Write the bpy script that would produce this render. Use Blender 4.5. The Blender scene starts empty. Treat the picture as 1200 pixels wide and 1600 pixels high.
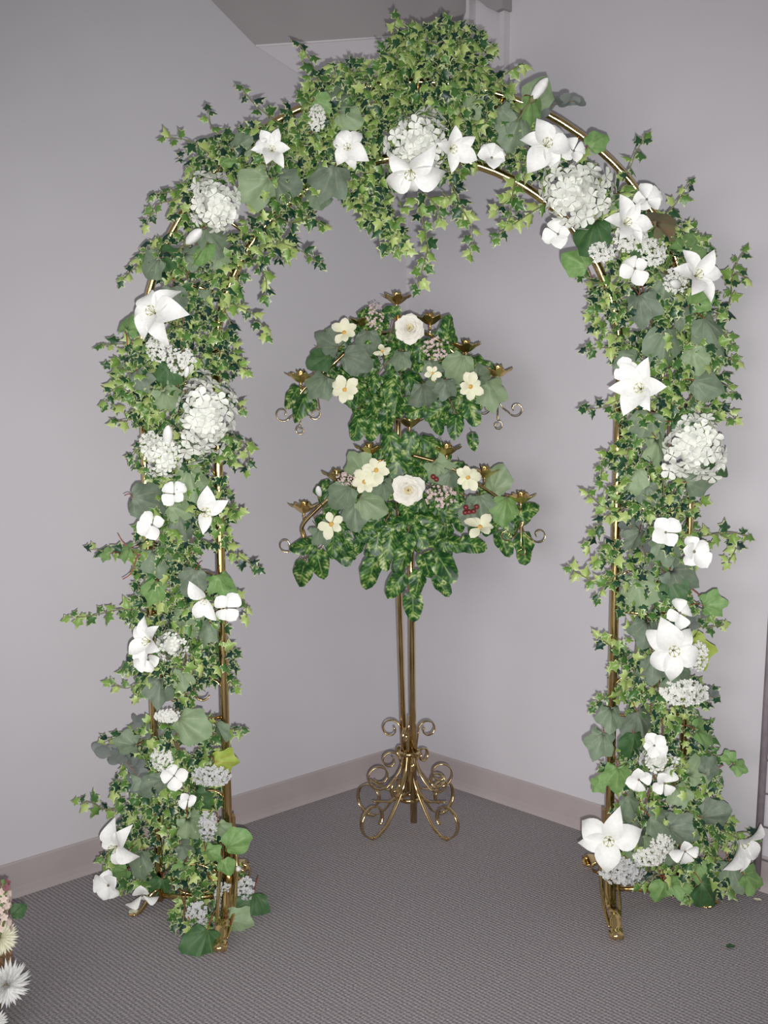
import bpy, bmesh, math, random
from mathutils import Vector, Matrix, Euler
random.seed(7)
R = random.Random(11)
PI = math.pi
sc = bpy.context.scene
C = sc.collection

# ---------------------------------------------------------------- camera
F = 1750.0                      # focal length in pixels of the 1200 x 1600 frame
HC = 1.456                      # lens height
TILT = math.radians(5.9)        # looking slightly down
cam_d = bpy.data.cameras.new('camera'); cam = bpy.data.objects.new('camera', cam_d)
C.objects.link(cam)
cam_d.sensor_fit = 'AUTO'; cam_d.sensor_width = 36.0; cam_d.lens = F / 1600 * 36.0
cam_d.clip_start = 0.05
cam.location = (0, 0, HC); cam.rotation_euler = (PI/2 - TILT, 0, 0)
sc.camera = cam

# ---------------------------------------------------------------- light
w = bpy.data.worlds.new('world'); sc.world = w; w.use_nodes = True
bg = w.node_tree.nodes['Background']
bg.inputs['Color'].default_value = (0.93, 0.95, 1.0, 1); bg.inputs['Strength'].default_value = 0.21

def add_light(name, typ, loc, aim, energy, color=(1, 1, 1), **kw):
    l = bpy.data.lights.new(name, typ); l.energy = energy; l.color = color
    for k, v in kw.items(): setattr(l, k, v)
    o = bpy.data.objects.new(name, l); C.objects.link(o); o.location = loc
    d = Vector(aim) - Vector(loc); o.rotation_euler = d.to_track_quat('-Z', 'Y').to_euler()
    return o
# the camera's own flash, a little below and right of the lens
add_light('flash', 'SPOT', (0.03, 0.0, HC - 0.06), (0.12, 3.2, 1.00), 345, (1.0, 0.985, 0.965),
          spot_size=math.radians(78), spot_blend=1.0, shadow_soft_size=0.012)
# daylight from the shop windows behind and to the left of the photographer
add_light('window_daylight', 'AREA', (-2.6, -3.2, 1.5), (1.9, 2.4, 0.9), 125, (1.0, 0.95, 0.93), shape='RECTANGLE', size=4.5, size_y=2.2)

sc.view_settings.view_transform = 'Standard'
sc.view_settings.look = 'None'
sc.view_settings.exposure = 0.0
sc.view_settings.gamma = 1.0
sc.view_settings.use_curve_mapping = False

# ---------------------------------------------------------------- helpers
def ray(u, v):
    x = (u - 600) / F; y = -(v - 800) / F
    ct, st = math.cos(TILT), math.sin(TILT)
    return Vector((x, ct + y*st, -st + y*ct))
def at(u, v, Y):
    d = ray(u, v); return Vector((0, 0, HC)) + d * (Y / d.y)
def ground(u, v, z=0.0):
    d = ray(u, v); return Vector((0, 0, HC)) + d * ((z - HC) / d.z)
def on_plane(u, v, p, n):
    d = ray(u, v); o = Vector((0, 0, HC)); return o + d * ((p - o).dot(n) / d.dot(n))

WM = {}
def link(name, data, W=None, parent=None):
    o = bpy.data.objects.new(name, data); C.objects.link(o)
    W = W if W is not None else Matrix.Identity(4)
    if parent is not None:
        o.parent = parent; o.matrix_basis = WM[parent.name].inverted() @ W
    else:
        o.matrix_basis = W
    WM[o.name] = W
    return o
def T(v): return Matrix.Translation(Vector(v))
def thing(name, loc, label, cat, group=None, W=None):
    o = link(name, None, W if W is not None else T(loc)); o.empty_display_size = 0.05
    return tag(o, label, cat, group)
def tag(o, label, cat, group=None, kind=None):
    if label: o['label'] = label
    if cat: o['category'] = cat
    if group: o['group'] = group
    if kind: o['kind'] = kind
    return o
def struct(o): o['kind'] = 'structure'; return o
def frame(n, tip):
    """rotation whose Z is n and Y leans to tip"""
    z = Vector(n).normalized(); t = Vector(tip)
    y = t - z * t.dot(z)
    if y.length < 1e-4: y = Vector((1, 0, 0)) - z * z.x
    y.normalize(); x = y.cross(z)
    return Matrix((x, y, z)).transposed().to_4x4()
def place(loc, n, tip, s):
    return T(loc) @ frame(n, tip) @ Matrix.Diagonal((s, s, s, 1))

def mesh(name, verts, faces, mat=None, smooth=True, attrs=None):
    m = bpy.data.meshes.new(name); m.from_pydata([tuple(v) for v in verts], [], faces)
    if mat:
        for k in (mat if isinstance(mat, (list, tuple)) else [mat]): m.materials.append(k)
    for an, vals in (attrs or {}).items():
        a = m.attributes.new(an, 'FLOAT', 'POINT'); a.data.foreach_set('value', vals)
    if smooth: m.polygons.foreach_set('use_smooth', [True]*len(m.polygons))
    m.update(); return m

class MB:
    def __init__(s): s.v = []; s.f = []
    def add(s, vs, fs):
        k = len(s.v); s.v += [Vector(q) for q in vs]; s.f += [tuple(i + k for i in q) for q in fs]
        return s
    def box(s, lo, hi, M=None):
        (a, b, c), (d, e, g) = lo, hi
        vs = [Vector(q) for q in ((a,b,c),(d,b,c),(d,e,c),(a,e,c),(a,b,g),(d,b,g),(d,e,g),(a,e,g))]
        if M: vs = [M @ q for q in vs]
        return s.add(vs, [(3,2,1,0),(4,5,6,7),(0,1,5,4),(1,2,6,5),(2,3,7,6),(3,0,4,7)])
    def tube(s, pts, r, n=10, caps=True):
        pts = [Vector(p) for p in pts]; rs = r if isinstance(r, (list, tuple)) else [r]*len(pts)
        up = None; vs = []
        for i, p in enumerate(pts):
            t = (pts[min(i+1, len(pts)-1)] - pts[max(i-1, 0)]).normalized()
            if up is None: up = t.orthogonal().normalized()
            up = (up - t*up.dot(t)).normalized(); sd = t.cross(up)
            for k in range(n):
                a = 2*PI*k/n; vs.append(p + (up*math.cos(a) + sd*math.sin(a))*rs[i])
        fs = []
        for i in range(len(pts)-1):
            for k in range(n):
                fs.append((i*n+k, i*n+(k+1) % n, (i+1)*n+(k+1) % n, (i+1)*n+k))
        if caps:
            fs.append(tuple(range(n))[::-1]); fs.append(tuple((len(pts)-1)*n+k for k in range(n)))
        return s.add(vs, fs)
    def strip(s, pts, side, w, t):
        """flat metal band along pts; side = the band's width direction"""
        pts = [Vector(p) for p in pts]; side = Vector(side).normalized(); vs = []
        for i, p in enumerate(pts):
            tg = (pts[min(i+1, len(pts)-1)] - pts[max(i-1, 0)]).normalized()
            nn = tg.cross(side).normalized()
            for a, b in ((-1, -1), (1, -1), (1, 1), (-1, 1)):
                vs.append(p + side*(a*w/2) + nn*(b*t/2))
        fs = []
        for i in range(len(pts)-1):
            for k in range(4):
                fs.append((i*4+k, i*4+(k+1) % 4, (i+1)*4+(k+1) % 4, (i+1)*4+k))
        fs += [(3, 2, 1, 0), tuple(len(pts)*4-4+k for k in range(4))]
        return s.add(vs, fs)
    def ball(s, c, r, nu=10, nv=6, sz=1.0):
        c = Vector(c); vs = [c + Vector((0, 0, -r*sz))]
        for j in range(1, nv):
            a = -PI/2 + PI*j/nv
            for k in range(nu):
                b = 2*PI*k/nu; vs.append(c + Vector((r*math.cos(a)*math.cos(b), r*math.cos(a)*math.sin(b), r*sz*math.sin(a))))
        vs.append(c + Vector((0, 0, r*sz))); fs = []
        for k in range(nu):
            fs.append((0, 1+(k+1) % nu, 1+k))
            for j in range(nv-2):
                a = 1+j*nu; fs.append((a+k, a+(k+1) % nu, a+nu+(k+1) % nu, a+nu+k))
            fs.append((1+(nv-2)*nu+k, 1+(nv-2)*nu+(k+1) % nu, len(vs)-1))
        return s.add(vs, fs)
    def lathe(s, prof, n=20, fn=None):
        vs = []
        for (r, z) in prof:
            for k in range(n):
                a = 2*PI*k/n; rr, zz = (r, z) if fn is None else fn(r, z, a)
                vs.append(Vector((rr*math.cos(a), rr*math.sin(a), zz)))
        fs = []
        for i in range(len(prof)-1):
            for k in range(n):
                fs.append((i*n+k, i*n+(k+1) % n, (i+1)*n+(k+1) % n, (i+1)*n+k))
        return s.add(vs, fs)
    def mesh(s, name, mat, smooth=True): return mesh(name, s.v, s.f, mat, smooth)
    def obj(s, name, mat, parent=None, smooth=True, origin=None):
        """vertices given in world space; the object's origin is put at `origin`"""
        if origin is None:
            origin = sum(s.v, Vector()) / len(s.v)
        vs = [q - Vector(origin) for q in s.v]
        return link(name, mesh(name, vs, s.f, mat, smooth), T(origin), parent)

def spline(pts, n=8):
    """Catmull-Rom through pts"""
    P = [Vector(p) for p in pts]
    if len(P) < 3: n = max(n, 4)
    Q = [P[0]*2 - P[1]] + P + [P[-1]*2 - P[-2]]; out = []
    for i in range(1, len(Q)-2):
        a, b, c, d = Q[i-1], Q[i], Q[i+1], Q[i+2]
        for k in range(n):
            t = k/n
            out.append(0.5*((2*b) + (c-a)*t + (2*a-5*b+4*c-d)*t*t + (3*b-a-3*c+d)*t**3))
    out.append(P[-1]); return out
def smooth_bool(mesh_, deg=40):
    return mesh_

# ---------------------------------------------------------------- materials
def mat(name, col, rough=0.5, metal=0.0, spec=0.5):
    m = bpy.data.materials.new(name); m.use_nodes = True
    b = m.node_tree.nodes['Principled BSDF']
    b.inputs['Base Color'].default_value = (*col, 1); b.inputs['Roughness'].default_value = rough
    b.inputs['Metallic'].default_value = metal; b.inputs['Specular IOR Level'].default_value = spec
    return m
def nn(m, typ, **kw):
    n = m.node_tree.nodes.new(typ)
    for k, v in kw.items(): setattr(n, k, v)
    return n
def lk(m, a, b): m.node_tree.links.new(a, b)
def noise(m, scale, detail=3, coord='Object'):
    tc = nn(m, 'ShaderNodeTexCoord'); n = nn(m, 'ShaderNodeTexNoise')
    n.inputs['Scale'].default_value = scale; n.inputs['Detail'].default_value = detail
    lk(m, tc.outputs[coord], n.inputs['Vector']); return n
def ramp(m, src, stops):
    r = nn(m, 'ShaderNodeValToRGB'); e = r.color_ramp.elements
    while len(e) < len(stops): e.new(0.5)
    for q, (p, c) in zip(e, stops): q.position = p; q.color = (*c, 1)
    lk(m, src, r.inputs['Fac']); return r
def mixc(m, fac, a, b):
    x = nn(m, 'ShaderNodeMix', data_type='RGBA')
    for s, q in ((0, fac), (6, a), (7, b)):
        if isinstance(q, (int, float)): x.inputs[s].default_value = q
        elif isinstance(q, tuple): x.inputs[s].default_value = (*q, 1)
        else: lk(m, q, x.inputs[s])
    return x.outputs[2]
def bsdf(m): return m.node_tree.nodes['Principled BSDF']
def bump(m, src, st, dist=0.002):
    b = nn(m, 'ShaderNodeBump'); b.inputs['Strength'].default_value = st; b.inputs['Distance'].default_value = dist
    lk(m, src, b.inputs['Height']); lk(m, b.outputs['Normal'], bsdf(m).inputs['Normal'])

def noisy(name, c1, c2, scale, rough=0.5, metal=0.0, spec=0.5, detail=3):
    m = mat(name, c1, rough, metal, spec); n = noise(m, scale, detail)
    r = ramp(m, n.outputs['Fac'], [(0.35, c1), (0.65, c2)]); lk(m, r.outputs['Color'], bsdf(m).inputs['Base Color'])
    return m
M = {}
M['wall'] = noisy('wall_paint', (0.545, 0.527, 0.560), (0.570, 0.552, 0.585), 2.2, 0.75, spec=0.25)
n_ = noise(M['wall'], 160, 4); bump(M['wall'], n_.outputs['Fac'], 0.12, 0.001)
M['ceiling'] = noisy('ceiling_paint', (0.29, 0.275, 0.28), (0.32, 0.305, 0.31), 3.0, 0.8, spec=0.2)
M['trim'] = noisy('trim_paint', (0.54, 0.52, 0.54), (0.58, 0.56, 0.575), 6, 0.6)
M['base'] = noisy('baseboard_vinyl', (0.375, 0.325, 0.33), (0.41, 0.355, 0.36), 5, 0.5, spec=0.35)
M['dark'] = noisy('dark_duct', (0.20, 0.19, 0.20), (0.26, 0.25, 0.26), 6, 0.6)
M['rack'] = noisy('rack_steel', (0.20, 0.165, 0.185), (0.25, 0.21, 0.23), 30, 0.5, 0.0)
M['rackwire'] = noisy('rack_wire', (0.36, 0.33, 0.35), (0.42, 0.39, 0.40), 30, 0.4, 0.3)
M['brass'] = noisy('polished_brass', (0.80, 0.59, 0.27), (0.68, 0.48, 0.20), 9, 0.15, 1.0)
M['brass2'] = noisy('candelabrum_brass', (0.74, 0.56, 0.29), (0.62, 0.46, 0.22), 14, 0.12, 1.0)
M['cup'] = noisy('candle_cup_brass', (0.80, 0.61, 0.26), (0.70, 0.50, 0.19), 14, 0.30, 1.0)
M['white'] = noisy('white_silk_petal', (0.87, 0.87, 0.85), (0.79, 0.80, 0.77), 8, 0.6, spec=0.25)
M['cream'] = noisy('cream_silk_petal', (0.82, 0.80, 0.64), (0.76, 0.77, 0.54), 3, 0.6, spec=0.25)
M['rose'] = noisy('ivory_rose_petal', (0.82, 0.80, 0.74), (0.77, 0.74, 0.65), 3, 0.6, spec=0.25)
M['rosein'] = noisy('rose_heart_petal', (0.88, 0.82, 0.60), (0.84, 0.76, 0.50), 30, 0.6, spec=0.25)
M['hyd'] = noisy('hydrangea_floret', (0.84, 0.84, 0.80), (0.70, 0.73, 0.64), 1.3, 0.6, spec=0.2)
M['fluff'] = noisy('fine_white_floret', (0.78, 0.78, 0.74), (0.66, 0.67, 0.62), 80, 0.7, spec=0.2)
M['greyfluff'] = noisy('pale_grey_floret', (0.55, 0.56, 0.56), (0.48, 0.49, 0.49), 80, 0.7, spec=0.2)
M['pink'] = noisy('dusty_pink_floret', (0.62, 0.47, 0.46), (0.70, 0.57, 0.55), 60, 0.7, spec=0.2)
M['yellow'] = noisy('orange_flower_centre', (0.62, 0.33, 0.06), (0.70, 0.46, 0.12), 90, 0.7)
M['stamen'] = noisy('lily_stamen', (0.45, 0.46, 0.16), (0.34, 0.32, 0.10), 60, 0.6)
M['dot'] = noisy('flower_dot', (0.14, 0.12, 0.10), (0.2, 0.17, 0.12), 60, 0.7)
M['stem'] = noisy('vine_stem', (0.13, 0.15, 0.05), (0.20, 0.20, 0.08), 40, 0.6)
M['twig'] = noisy('brown_twig', (0.17, 0.09, 0.045), (0.24, 0.13, 0.07), 40, 0.6)
M['redstem'] = noisy('red_leaf_stalk', (0.28, 0.06, 0.04), (0.34, 0.10, 0.06), 40, 0.5)
M['berry'] = noisy('dark_red_berry', (0.13, 0.015, 0.02), (0.2, 0.03, 0.03), 60, 0.25)
M['euc'] = noisy('eucalyptus_leaf', (0.10, 0.12, 0.11), (0.15, 0.17, 0.155), 25, 0.55)
M['wicker'] = noisy('basket_wicker', (0.22, 0.13, 0.07), (0.30, 0.19, 0.10), 50, 0.6)
M['deadleaf'] = noisy('dry_leaf', (0.26, 0.14, 0.05), (0.34, 0.20, 0.08), 50, 0.6)

def ivy_mat():
    """green blade, cream margin: rim = 1 at the leaf's edge, tint = which green"""
    m = mat('variegated_ivy', (0.1, 0.2, 0.05), 0.42, spec=0.45)
    t = nn(m, 'ShaderNodeAttribute', attribute_name='tint'); r = nn(m, 'ShaderNodeAttribute', attribute_name='rim')
    g = ramp(m, t.outputs['Fac'], [(0.0, (0.007, 0.035, 0.024)), (0.25, (0.022, 0.082, 0.026)), (0.55, (0.075, 0.180, 0.034)), (0.82, (0.20, 0.33, 0.070)), (1.0, (0.38, 0.48, 0.15))])
    n = nn(m, 'ShaderNodeTexNoise'); n.inputs['Scale'].default_value = 95; n.inputs['Detail'].default_value = 2
    gp = nn(m, 'ShaderNodeNewGeometry'); lk(m, gp.outputs['Position'], n.inputs['Vector'])
    a = nn(m, 'ShaderNodeMath', operation='ADD')
    s = nn(m, 'ShaderNodeMath', operation='MULTIPLY_ADD'); s.inputs[1].default_value = 2.2; s.inputs[2].default_value = -1.1
    lk(m, n.outputs['Fac'], s.inputs[0]); lk(m, s.outputs[0], a.inputs[0]); lk(m, r.outputs['Fac'], a.inputs[1])
    rr = ramp(m, a.outputs[0], [(0.62, (0, 0, 0)), (1.0, (1, 1, 1))])
    lk(m, mixc(m, rr.outputs['Color'], g.outputs['Color'], (0.50, 0.56, 0.28)), bsdf(m).inputs['Base Color'])
    return m
M['ivy'] = ivy_mat()

def broad_mat(name, c1, c2, vein):
    """grape-leaf silk: veins fan out from the stalk, painted on the leaf's own plane"""
    m = mat(name, c1, 0.55, spec=0.35)
    n = noise(m, 4.5, 6); r = ramp(m, n.outputs['Fac'], [(0.32, c1), (0.68, c2)])
    v = nn(m, 'ShaderNodeAttribute', attribute_name='rim')
    vr = ramp(m, v.outputs['Fac'], [(0.0, (0, 0, 0)), (0.75, (0.1, 0.1, 0.1)), (1.0, (1, 1, 1))])
    lk(m, mixc(m, vr.outputs['Color'], r.outputs['Color'], vein), bsdf(m).inputs['Base Color'])
    return m
M['b_grey'] = broad_mat('grey_green_leaf', (0.130, 0.185, 0.118), (0.190, 0.248, 0.165), (0.24, 0.29, 0.19))
M['b_sage'] = broad_mat('sage_leaf', (0.190, 0.270, 0.145), (0.255, 0.335, 0.20), (0.30, 0.37, 0.22))
M['b_green'] = broad_mat('fresh_green_leaf', (0.115, 0.235, 0.065), (0.200, 0.330, 0.120), (0.26, 0.36, 0.15))
M['b_lime'] = broad_mat('lime_leaf', (0.230, 0.330, 0.040), (0.330, 0.400, 0.075), (0.36, 0.24, 0.07))
M['b_dark'] = broad_mat('dark_green_leaf', (0.028, 0.085, 0.028), (0.060, 0.135, 0.045), (0.10, 0.16, 0.06))
M['b_brown'] = broad_mat('russet_leaf', (0.120, 0.140, 0.070), (0.180, 0.120, 0.065), (0.25, 0.10, 0.06))
M['b_slate'] = broad_mat('slate_leaf', (0.108, 0.150, 0.104), (0.175, 0.218, 0.160), (0.22, 0.24, 0.165))

def pothos_mat():
    """dark blade with pale chevron veins and a few cream splashes, laid out on the leaf itself"""
    m = mat('marbled_pothos', (0.03, 0.12, 0.02), 0.42, spec=0.4)
    tc = nn(m, 'ShaderNodeTexCoord'); sx = nn(m, 'ShaderNodeSeparateXYZ'); lk(m, tc.outputs['Object'], sx.inputs[0])
    oi = nn(m, 'ShaderNodeObjectInfo')
    off = nn(m, 'ShaderNodeVectorMath', operation='MULTIPLY_ADD'); off.inputs[1].default_value = (40, 40, 40)
    lk(m, oi.outputs['Location'], off.inputs[0]); lk(m, tc.outputs['Object'], off.inputs[2])
    n = nn(m, 'ShaderNodeTexNoise'); n.inputs['Scale'].default_value = 4.2; n.inputs['Detail'].default_value = 1.5; lk(m, off.outputs[0], n.inputs['Vector'])
    def mth(op, a, b=None, c=None):
        q = nn(m, 'ShaderNodeMath', operation=op)
        for k, v in enumerate((a, b, c)):
            if v is None: continue
            if isinstance(v, (int, float)): q.inputs[k].default_value = v
            else: lk(m, v, q.inputs[k])
        return q.outputs[0]
    ax = mth('ABSOLUTE', sx.outputs['X'])
    ch = mth('SUBTRACT', mth('MULTIPLY', sx.outputs['Y'], 42.0), mth('MULTIPLY', ax, 34.0))
    w = mth('SINE', mth('ADD', ch, mth('MULTIPLY', n.outputs['Fac'], 9.0)))
    v = mth('MULTIPLY_ADD', w, 0.055, n.outputs['Fac'])
    r = ramp(m, v, [(0.36, (0.010, 0.052, 0.014)), (0.50, (0.034, 0.115, 0.020)), (0.60, (0.110, 0.220, 0.038)), (0.70, (0.40, 0.46, 0.20))])
    va = nn(m, 'ShaderNodeAttribute', attribute_name='rim')
    vr = ramp(m, va.outputs['Fac'], [(0.0, (0, 0, 0)), (0.6, (0, 0, 0)), (1.0, (0.8, 0.8, 0.8))])
    lk(m, mixc(m, vr.outputs['Color'], r.outputs['Color'], (0.24, 0.34, 0.10)), bsdf(m).inputs['Base Color'])
    return m
M['pothos'] = pothos_mat()

def carpet_mat(ang):
    m = mat('grey_ribbed_carpet', (0.2, 0.19, 0.2), 0.95, spec=0.1)
    tc = nn(m, 'ShaderNodeTexCoord'); mp = nn(m, 'ShaderNodeMapping'); mp.inputs['Rotation'].default_value = (0, 0, ang)
    lk(m, tc.outputs['Object'], mp.inputs['Vector'])
    wv = nn(m, 'ShaderNodeTexWave'); wv.inputs['Scale'].default_value = 26.0; wv.inputs['Distortion'].default_value = 1.2
    wv.inputs['Detail'].default_value = 2; wv.inputs['Detail Scale'].default_value = 3.0
    lk(m, mp.outputs['Vector'], wv.inputs['Vector'])
    wv2 = nn(m, 'ShaderNodeTexWave', bands_direction='Y'); wv2.inputs['Scale'].default_value = 34.0; wv2.inputs['Distortion'].default_value = 2.5
    lk(m, mp.outputs['Vector'], wv2.inputs['Vector'])
    n1 = noise(m, 190, 4); n2 = noise(m, 2.5, 3)
    h = nn(m, 'ShaderNodeMath', operation='MULTIPLY_ADD'); h.inputs[1].default_value = 0.45
    lk(m, wv2.outputs['Fac'], h.inputs[0]); lk(m, wv.outputs['Fac'], h.inputs[2])
    r = ramp(m, h.outputs[0], [(0.0, (0.265, 0.246, 0.254)), (0.7, (0.335, 0.311, 0.320)), (1.0, (0.40, 0.372, 0.38))])
    f = ramp(m, n1.outputs['Fac'], [(0.3, (0.55, 0.56, 0.60)), (0.7, (1.22, 1.18, 1.16))])
    mul = nn(m, 'ShaderNodeMix', data_type='RGBA', blend_type='MULTIPLY'); mul.inputs[0].default_value = 1.0
    lk(m, r.outputs['Color'], mul.inputs[6]); lk(m, f.outputs['Color'], mul.inputs[7])
    lk(m, mul.outputs[2], bsdf(m).inputs['Base Color'])
    bump(m, h.outputs[0], 0.3, 0.004)
    return m

# ---------------------------------------------------------------- the room
GC = ground(634, 1203)                       # floor corner
gl = ground(33, 1397); gr_ = ground(920, 1299)
dl = (gl - GC).normalized(); dr = (gr_ - GC).normalized()
nl = Vector((-dl.y, dl.x, 0)); nr = Vector((dr.y, -dr.x, 0))     # outward normals
if nl.dot(Vector((0, 0, 0)) - GC) > 0: nl = -nl
if nr.dot(Vector((0, 0, 0)) - GC) > 0: nr = -nr
HW = 3.3
def wall_slab(name, d, n, L):
    b = MB(); p = GC - d*0.0; th = 0.12
    a0, a1 = p - d*0.13, p + d*L
    vs = [a0, a1, a1 + n*th, a0 + n*th]; vs = [Vector((q.x, q.y, -0.02)) for q in vs] + [Vector((q.x, q.y, HW)) for q in vs]
    b.add(vs, [(0,1,2,3),(4,5,6,7),(0,1,5,4),(1,2,6,5),(2,3,7,6),(3,0,4,7)])
    o = b.obj(name, M['wall'], None, False); struct(o); return o
wall_left = wall_slab('wall_left', dl, nl, 3.6)
wall_right = wall_slab('wall_right', dr, nr, 3.4)
b = MB(); b.box((-3.6, -1.0, -0.05), (3.4, 4.6, 0.0)); struct(b.obj('floor', carpet_mat(-math.atan2(dr.y, dr.x) + PI/2 ), None, False, (0, 0, 0)))
def baseboard(name, d, n, L):
    prof = [(0.0, 0.0), (0.016, 0.0), (0.010, 0.012), (0.007, 0.03), (0.006, 0.100), (0.003, 0.105), (0.0, 0.105)]
    b = MB(); vs = []
    for e in (0.0, L):
        for (o, z) in prof: q = GC + d*e - n*o; vs.append(Vector((q.x, q.y, z)))
    k = len(prof); fs = [(i, i+1, k+i+1, k+i) for i in range(k-1)] + [tuple(range(k)), tuple(range(k, 2*k))]
    b.add(vs, fs); struct(b.obj(name, M['base'], None, False))
baseboard('baseboard_left', dl, nl, 3.6); baseboard('baseboard_right', dr, nr, 3.4)

# sloping ceiling seen at the top, a thin bright bead where its two planes meet
L0 = on_plane(230, -103, GC, nl); L2 = on_plane(400, 72, GC, nl)
LC = on_plane(621, 214, GC, nl); R2 = on_plane(722, 50, GC, nr); R1 = on_plane(722, -160, GC, nr)
def panel(name, pts, m, th=0.02):
    pts = [Vector(p) for p in pts]; n = (pts[1]-pts[0]).cross(pts[2]-pts[0]).normalized()
    if n.z < 0: n = -n
    k = len(pts); b = MB(); b.add(pts + [p + n*th for p in pts], [tuple(range(k)), tuple(range(k, 2*k))] + [(i, (i+1) % k, k+(i+1) % k, k+i) for i in range(k)])
    return b.obj(name, m, None, False)
# stop a hair inside the walls
def inn(p): return p - nl*0.002 - nr*0.002
npl = (L2 - L0).cross(R2 - L0); dR = npl.cross(nr).normalized(); dR = dR if dR.z > 0 else -dR
R1 = R2 + dR*((HW - R2.z)/dR.z)
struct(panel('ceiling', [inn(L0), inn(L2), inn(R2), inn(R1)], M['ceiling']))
struct(panel('ceiling', [inn(LC), inn(R2), inn(L2)], M['wall']))
b = MB(); b.tube([inn(L2), inn(R2)], 0.0035, 8); struct(b.obj('trim_1', M['trim']))
def upright(name, u0, u1, v0, v1, m, th=0.02):
    a = on_plane(u0, v0, GC, nr); c = on_plane(u1, v0, GC, nr); z1 = on_plane(u0, v1, GC, nr).z
    b = MB(); vs = [Vector((q.x, q.y, z)) for z in (a.z, z1) for q in (a, c, c - nr*th, a - nr*th)]
    b.add(vs, [(0,1,2,3),(4,5,6,7),(0,1,5,4),(1,2,6,5),(2,3,7,6),(3,0,4,7)]); struct(b.obj(name, m, None, False))
upright('trim_2', 716, 724, -40, 150, M['trim'], 0.03)
upright('trim_3', 739, 744, -40, 140, M['trim'], 0.035)
upright('trim_4', 789, 797, 13, 230, M['trim'], 0.03)
upright('trim_5', 724, 739, -40, 150, M['wall'], 0.012)
pts = [on_plane(u, v, GC, nr) for (u, v) in ((744, -2), (762, 5), (776, 17), (789, 23), (800, 18), (800, -40), (744, -40))]
b = MB(); k = len(pts); b.add(pts + [p - nr*0.05 for p in pts], [tuple(range(k)), tuple(range(k, 2*k))] + [(i, (i+1) % k, k+(i+1) % k, k+i) for i in range(k)])
struct(b.obj('trim_6', M['ceiling'], None, False))

# ---------------------------------------------------------------- leaf and petal shapes
def ivy_shape(rnd):
    h = [(0.0, 0.02), (0.13, -0.10), (0.40, -0.06), (0.27, 0.17), (0.50, 0.44), (0.19, 0.55)]
    pts = [(x*rnd.uniform(.9, 1.12), y*rnd.uniform(.95, 1.05)) for x, y in h] + [(0.0, 1.0)] + \
          [(-x*rnd.uniform(.9, 1.12), y*rnd.uniform(.95, 1.05)) for x, y in h[:0:-1]]
    fold = rnd.uniform(.2, .75); curl = rnd.uniform(.05, .8); tw = rnd.uniform(-.5, .5)
    def z(x, y): return -fold*abs(x) - curl*y*y*0.5 + tw*x*y
    k = len(pts); inner = [(x*0.60, 0.30 + (y-0.30)*0.62) for x, y in pts]
    vs = [(0, .3, z(0, .3) + .03)] + [(x, y, z(x, y) + .02) for x, y in inner] + [(x, y, z(x, y)) for x, y in pts]
    fs = [(0, 1+i, 1+(i+1) % k) for i in range(k)] + [(1+i, 1+k+i, 1+k+(i+1) % k, 1+(i+1) % k) for i in range(k)]
    return vs, fs, [0.0] + [0.25]*k + [1.0]*k
rs = random.Random(3)
IVY_SHAPES = [ivy_shape(rs) for _ in range(6)]
TINTS = [0.0, 0.18, 0.4, 0.6, 0.8, 0.97]
IVY = [[mesh('ivy_leaf', s[0], s[1], M['ivy'], True, {'rim': s[2], 'tint': [t]*len(s[0])}) for s in IVY_SHAPES] for t in TINTS]

def broad_shape(rnd, kind='heart'):
    """leaf blade from rings of an outline; rim attribute marks the veins"""
    N = 22; pts = []
    for i in range(N):
        a = 2*PI*i/N                       # 0 = tip
        if kind == 'heart':
            r = 0.50*(1 + 0.12*math.cos(a)) + 0.10*max(0, math.cos(a))**6
            if abs(a-PI) < 0.5: r *= 0.62 + 0.38*(abs(a-PI)/0.5)
            r *= 1 + 0.05*math.cos(5*a)
        elif kind == 'maple':
            r = 0.40 + 0.15*abs(math.cos(2.5*a))**1.5 + (0.08 if i == 0 else 0)
            if abs(a-PI) < 0.4: r *= 0.65
        else:                               # pothos: ovate with a point
            r = 0.42*(1 + 0.10*math.cos(2*a)) + 0.24*max(0, math.cos(a))**8
            if abs(a-PI) < 0.35: r *= 0.86
        r *= rnd.uniform(.90, 1.07) if kind != 'pothos' else rnd.uniform(.97, 1.03)
        pts.append((r*math.sin(a)*(0.98 if kind == 'pothos' else 1.0), 0.5 + r*math.cos(a)))
    fold = rnd.uniform(.12, .5); curl = rnd.uniform(.1, .7); ph = rnd.uniform(0, 6)
    def z(x, y, e): return -fold*abs(x)*1.0 - curl*(y-.2)**2*.6 + e*0.06*math.sin(5*math.atan2(x, y-.5) + ph)
    ctr = (0, .18 if kind != 'pothos' else .3); vs = [(ctr[0], ctr[1], z(0, ctr[1], 0))]; rim = [1.0]
    for f in (0.36, 0.70, 1.0):
        for i, (x, y) in enumerate(pts):
            X, Y = ctr[0] + (x-ctr[0])*f, ctr[1] + (y-ctr[1])*f
            vs.append((X, Y, z(X, Y, f)))
            vein = (i == 0 or i in (3, 6, 16, 19)) if kind != 'pothos' else (i == 0)
            rim.append(1.0 if vein and f < 1 else 0.0)
    fs = [(0, 1+i, 1+(i+1) % N) for i in range(N)]
    for q in range(2):
        a = 1+q*N; fs += [(a+i, a+N+i, a+N+(i+1) % N, a+(i+1) % N) for i in range(N)]
    return vs, fs, rim
HEART = [broad_shape(rs, 'heart') for _ in range(4)] + [broad_shape(rs, 'maple') for _ in range(3)]
BROAD = {k: [mesh('broad_leaf', s[0], s[1], M[k], True, {'rim': s[2]}) for s in HEART] for k in
         ('b_grey', 'b_sage', 'b_green', 'b_lime', 'b_dark', 'b_brown', 'b_slate')}
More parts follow.
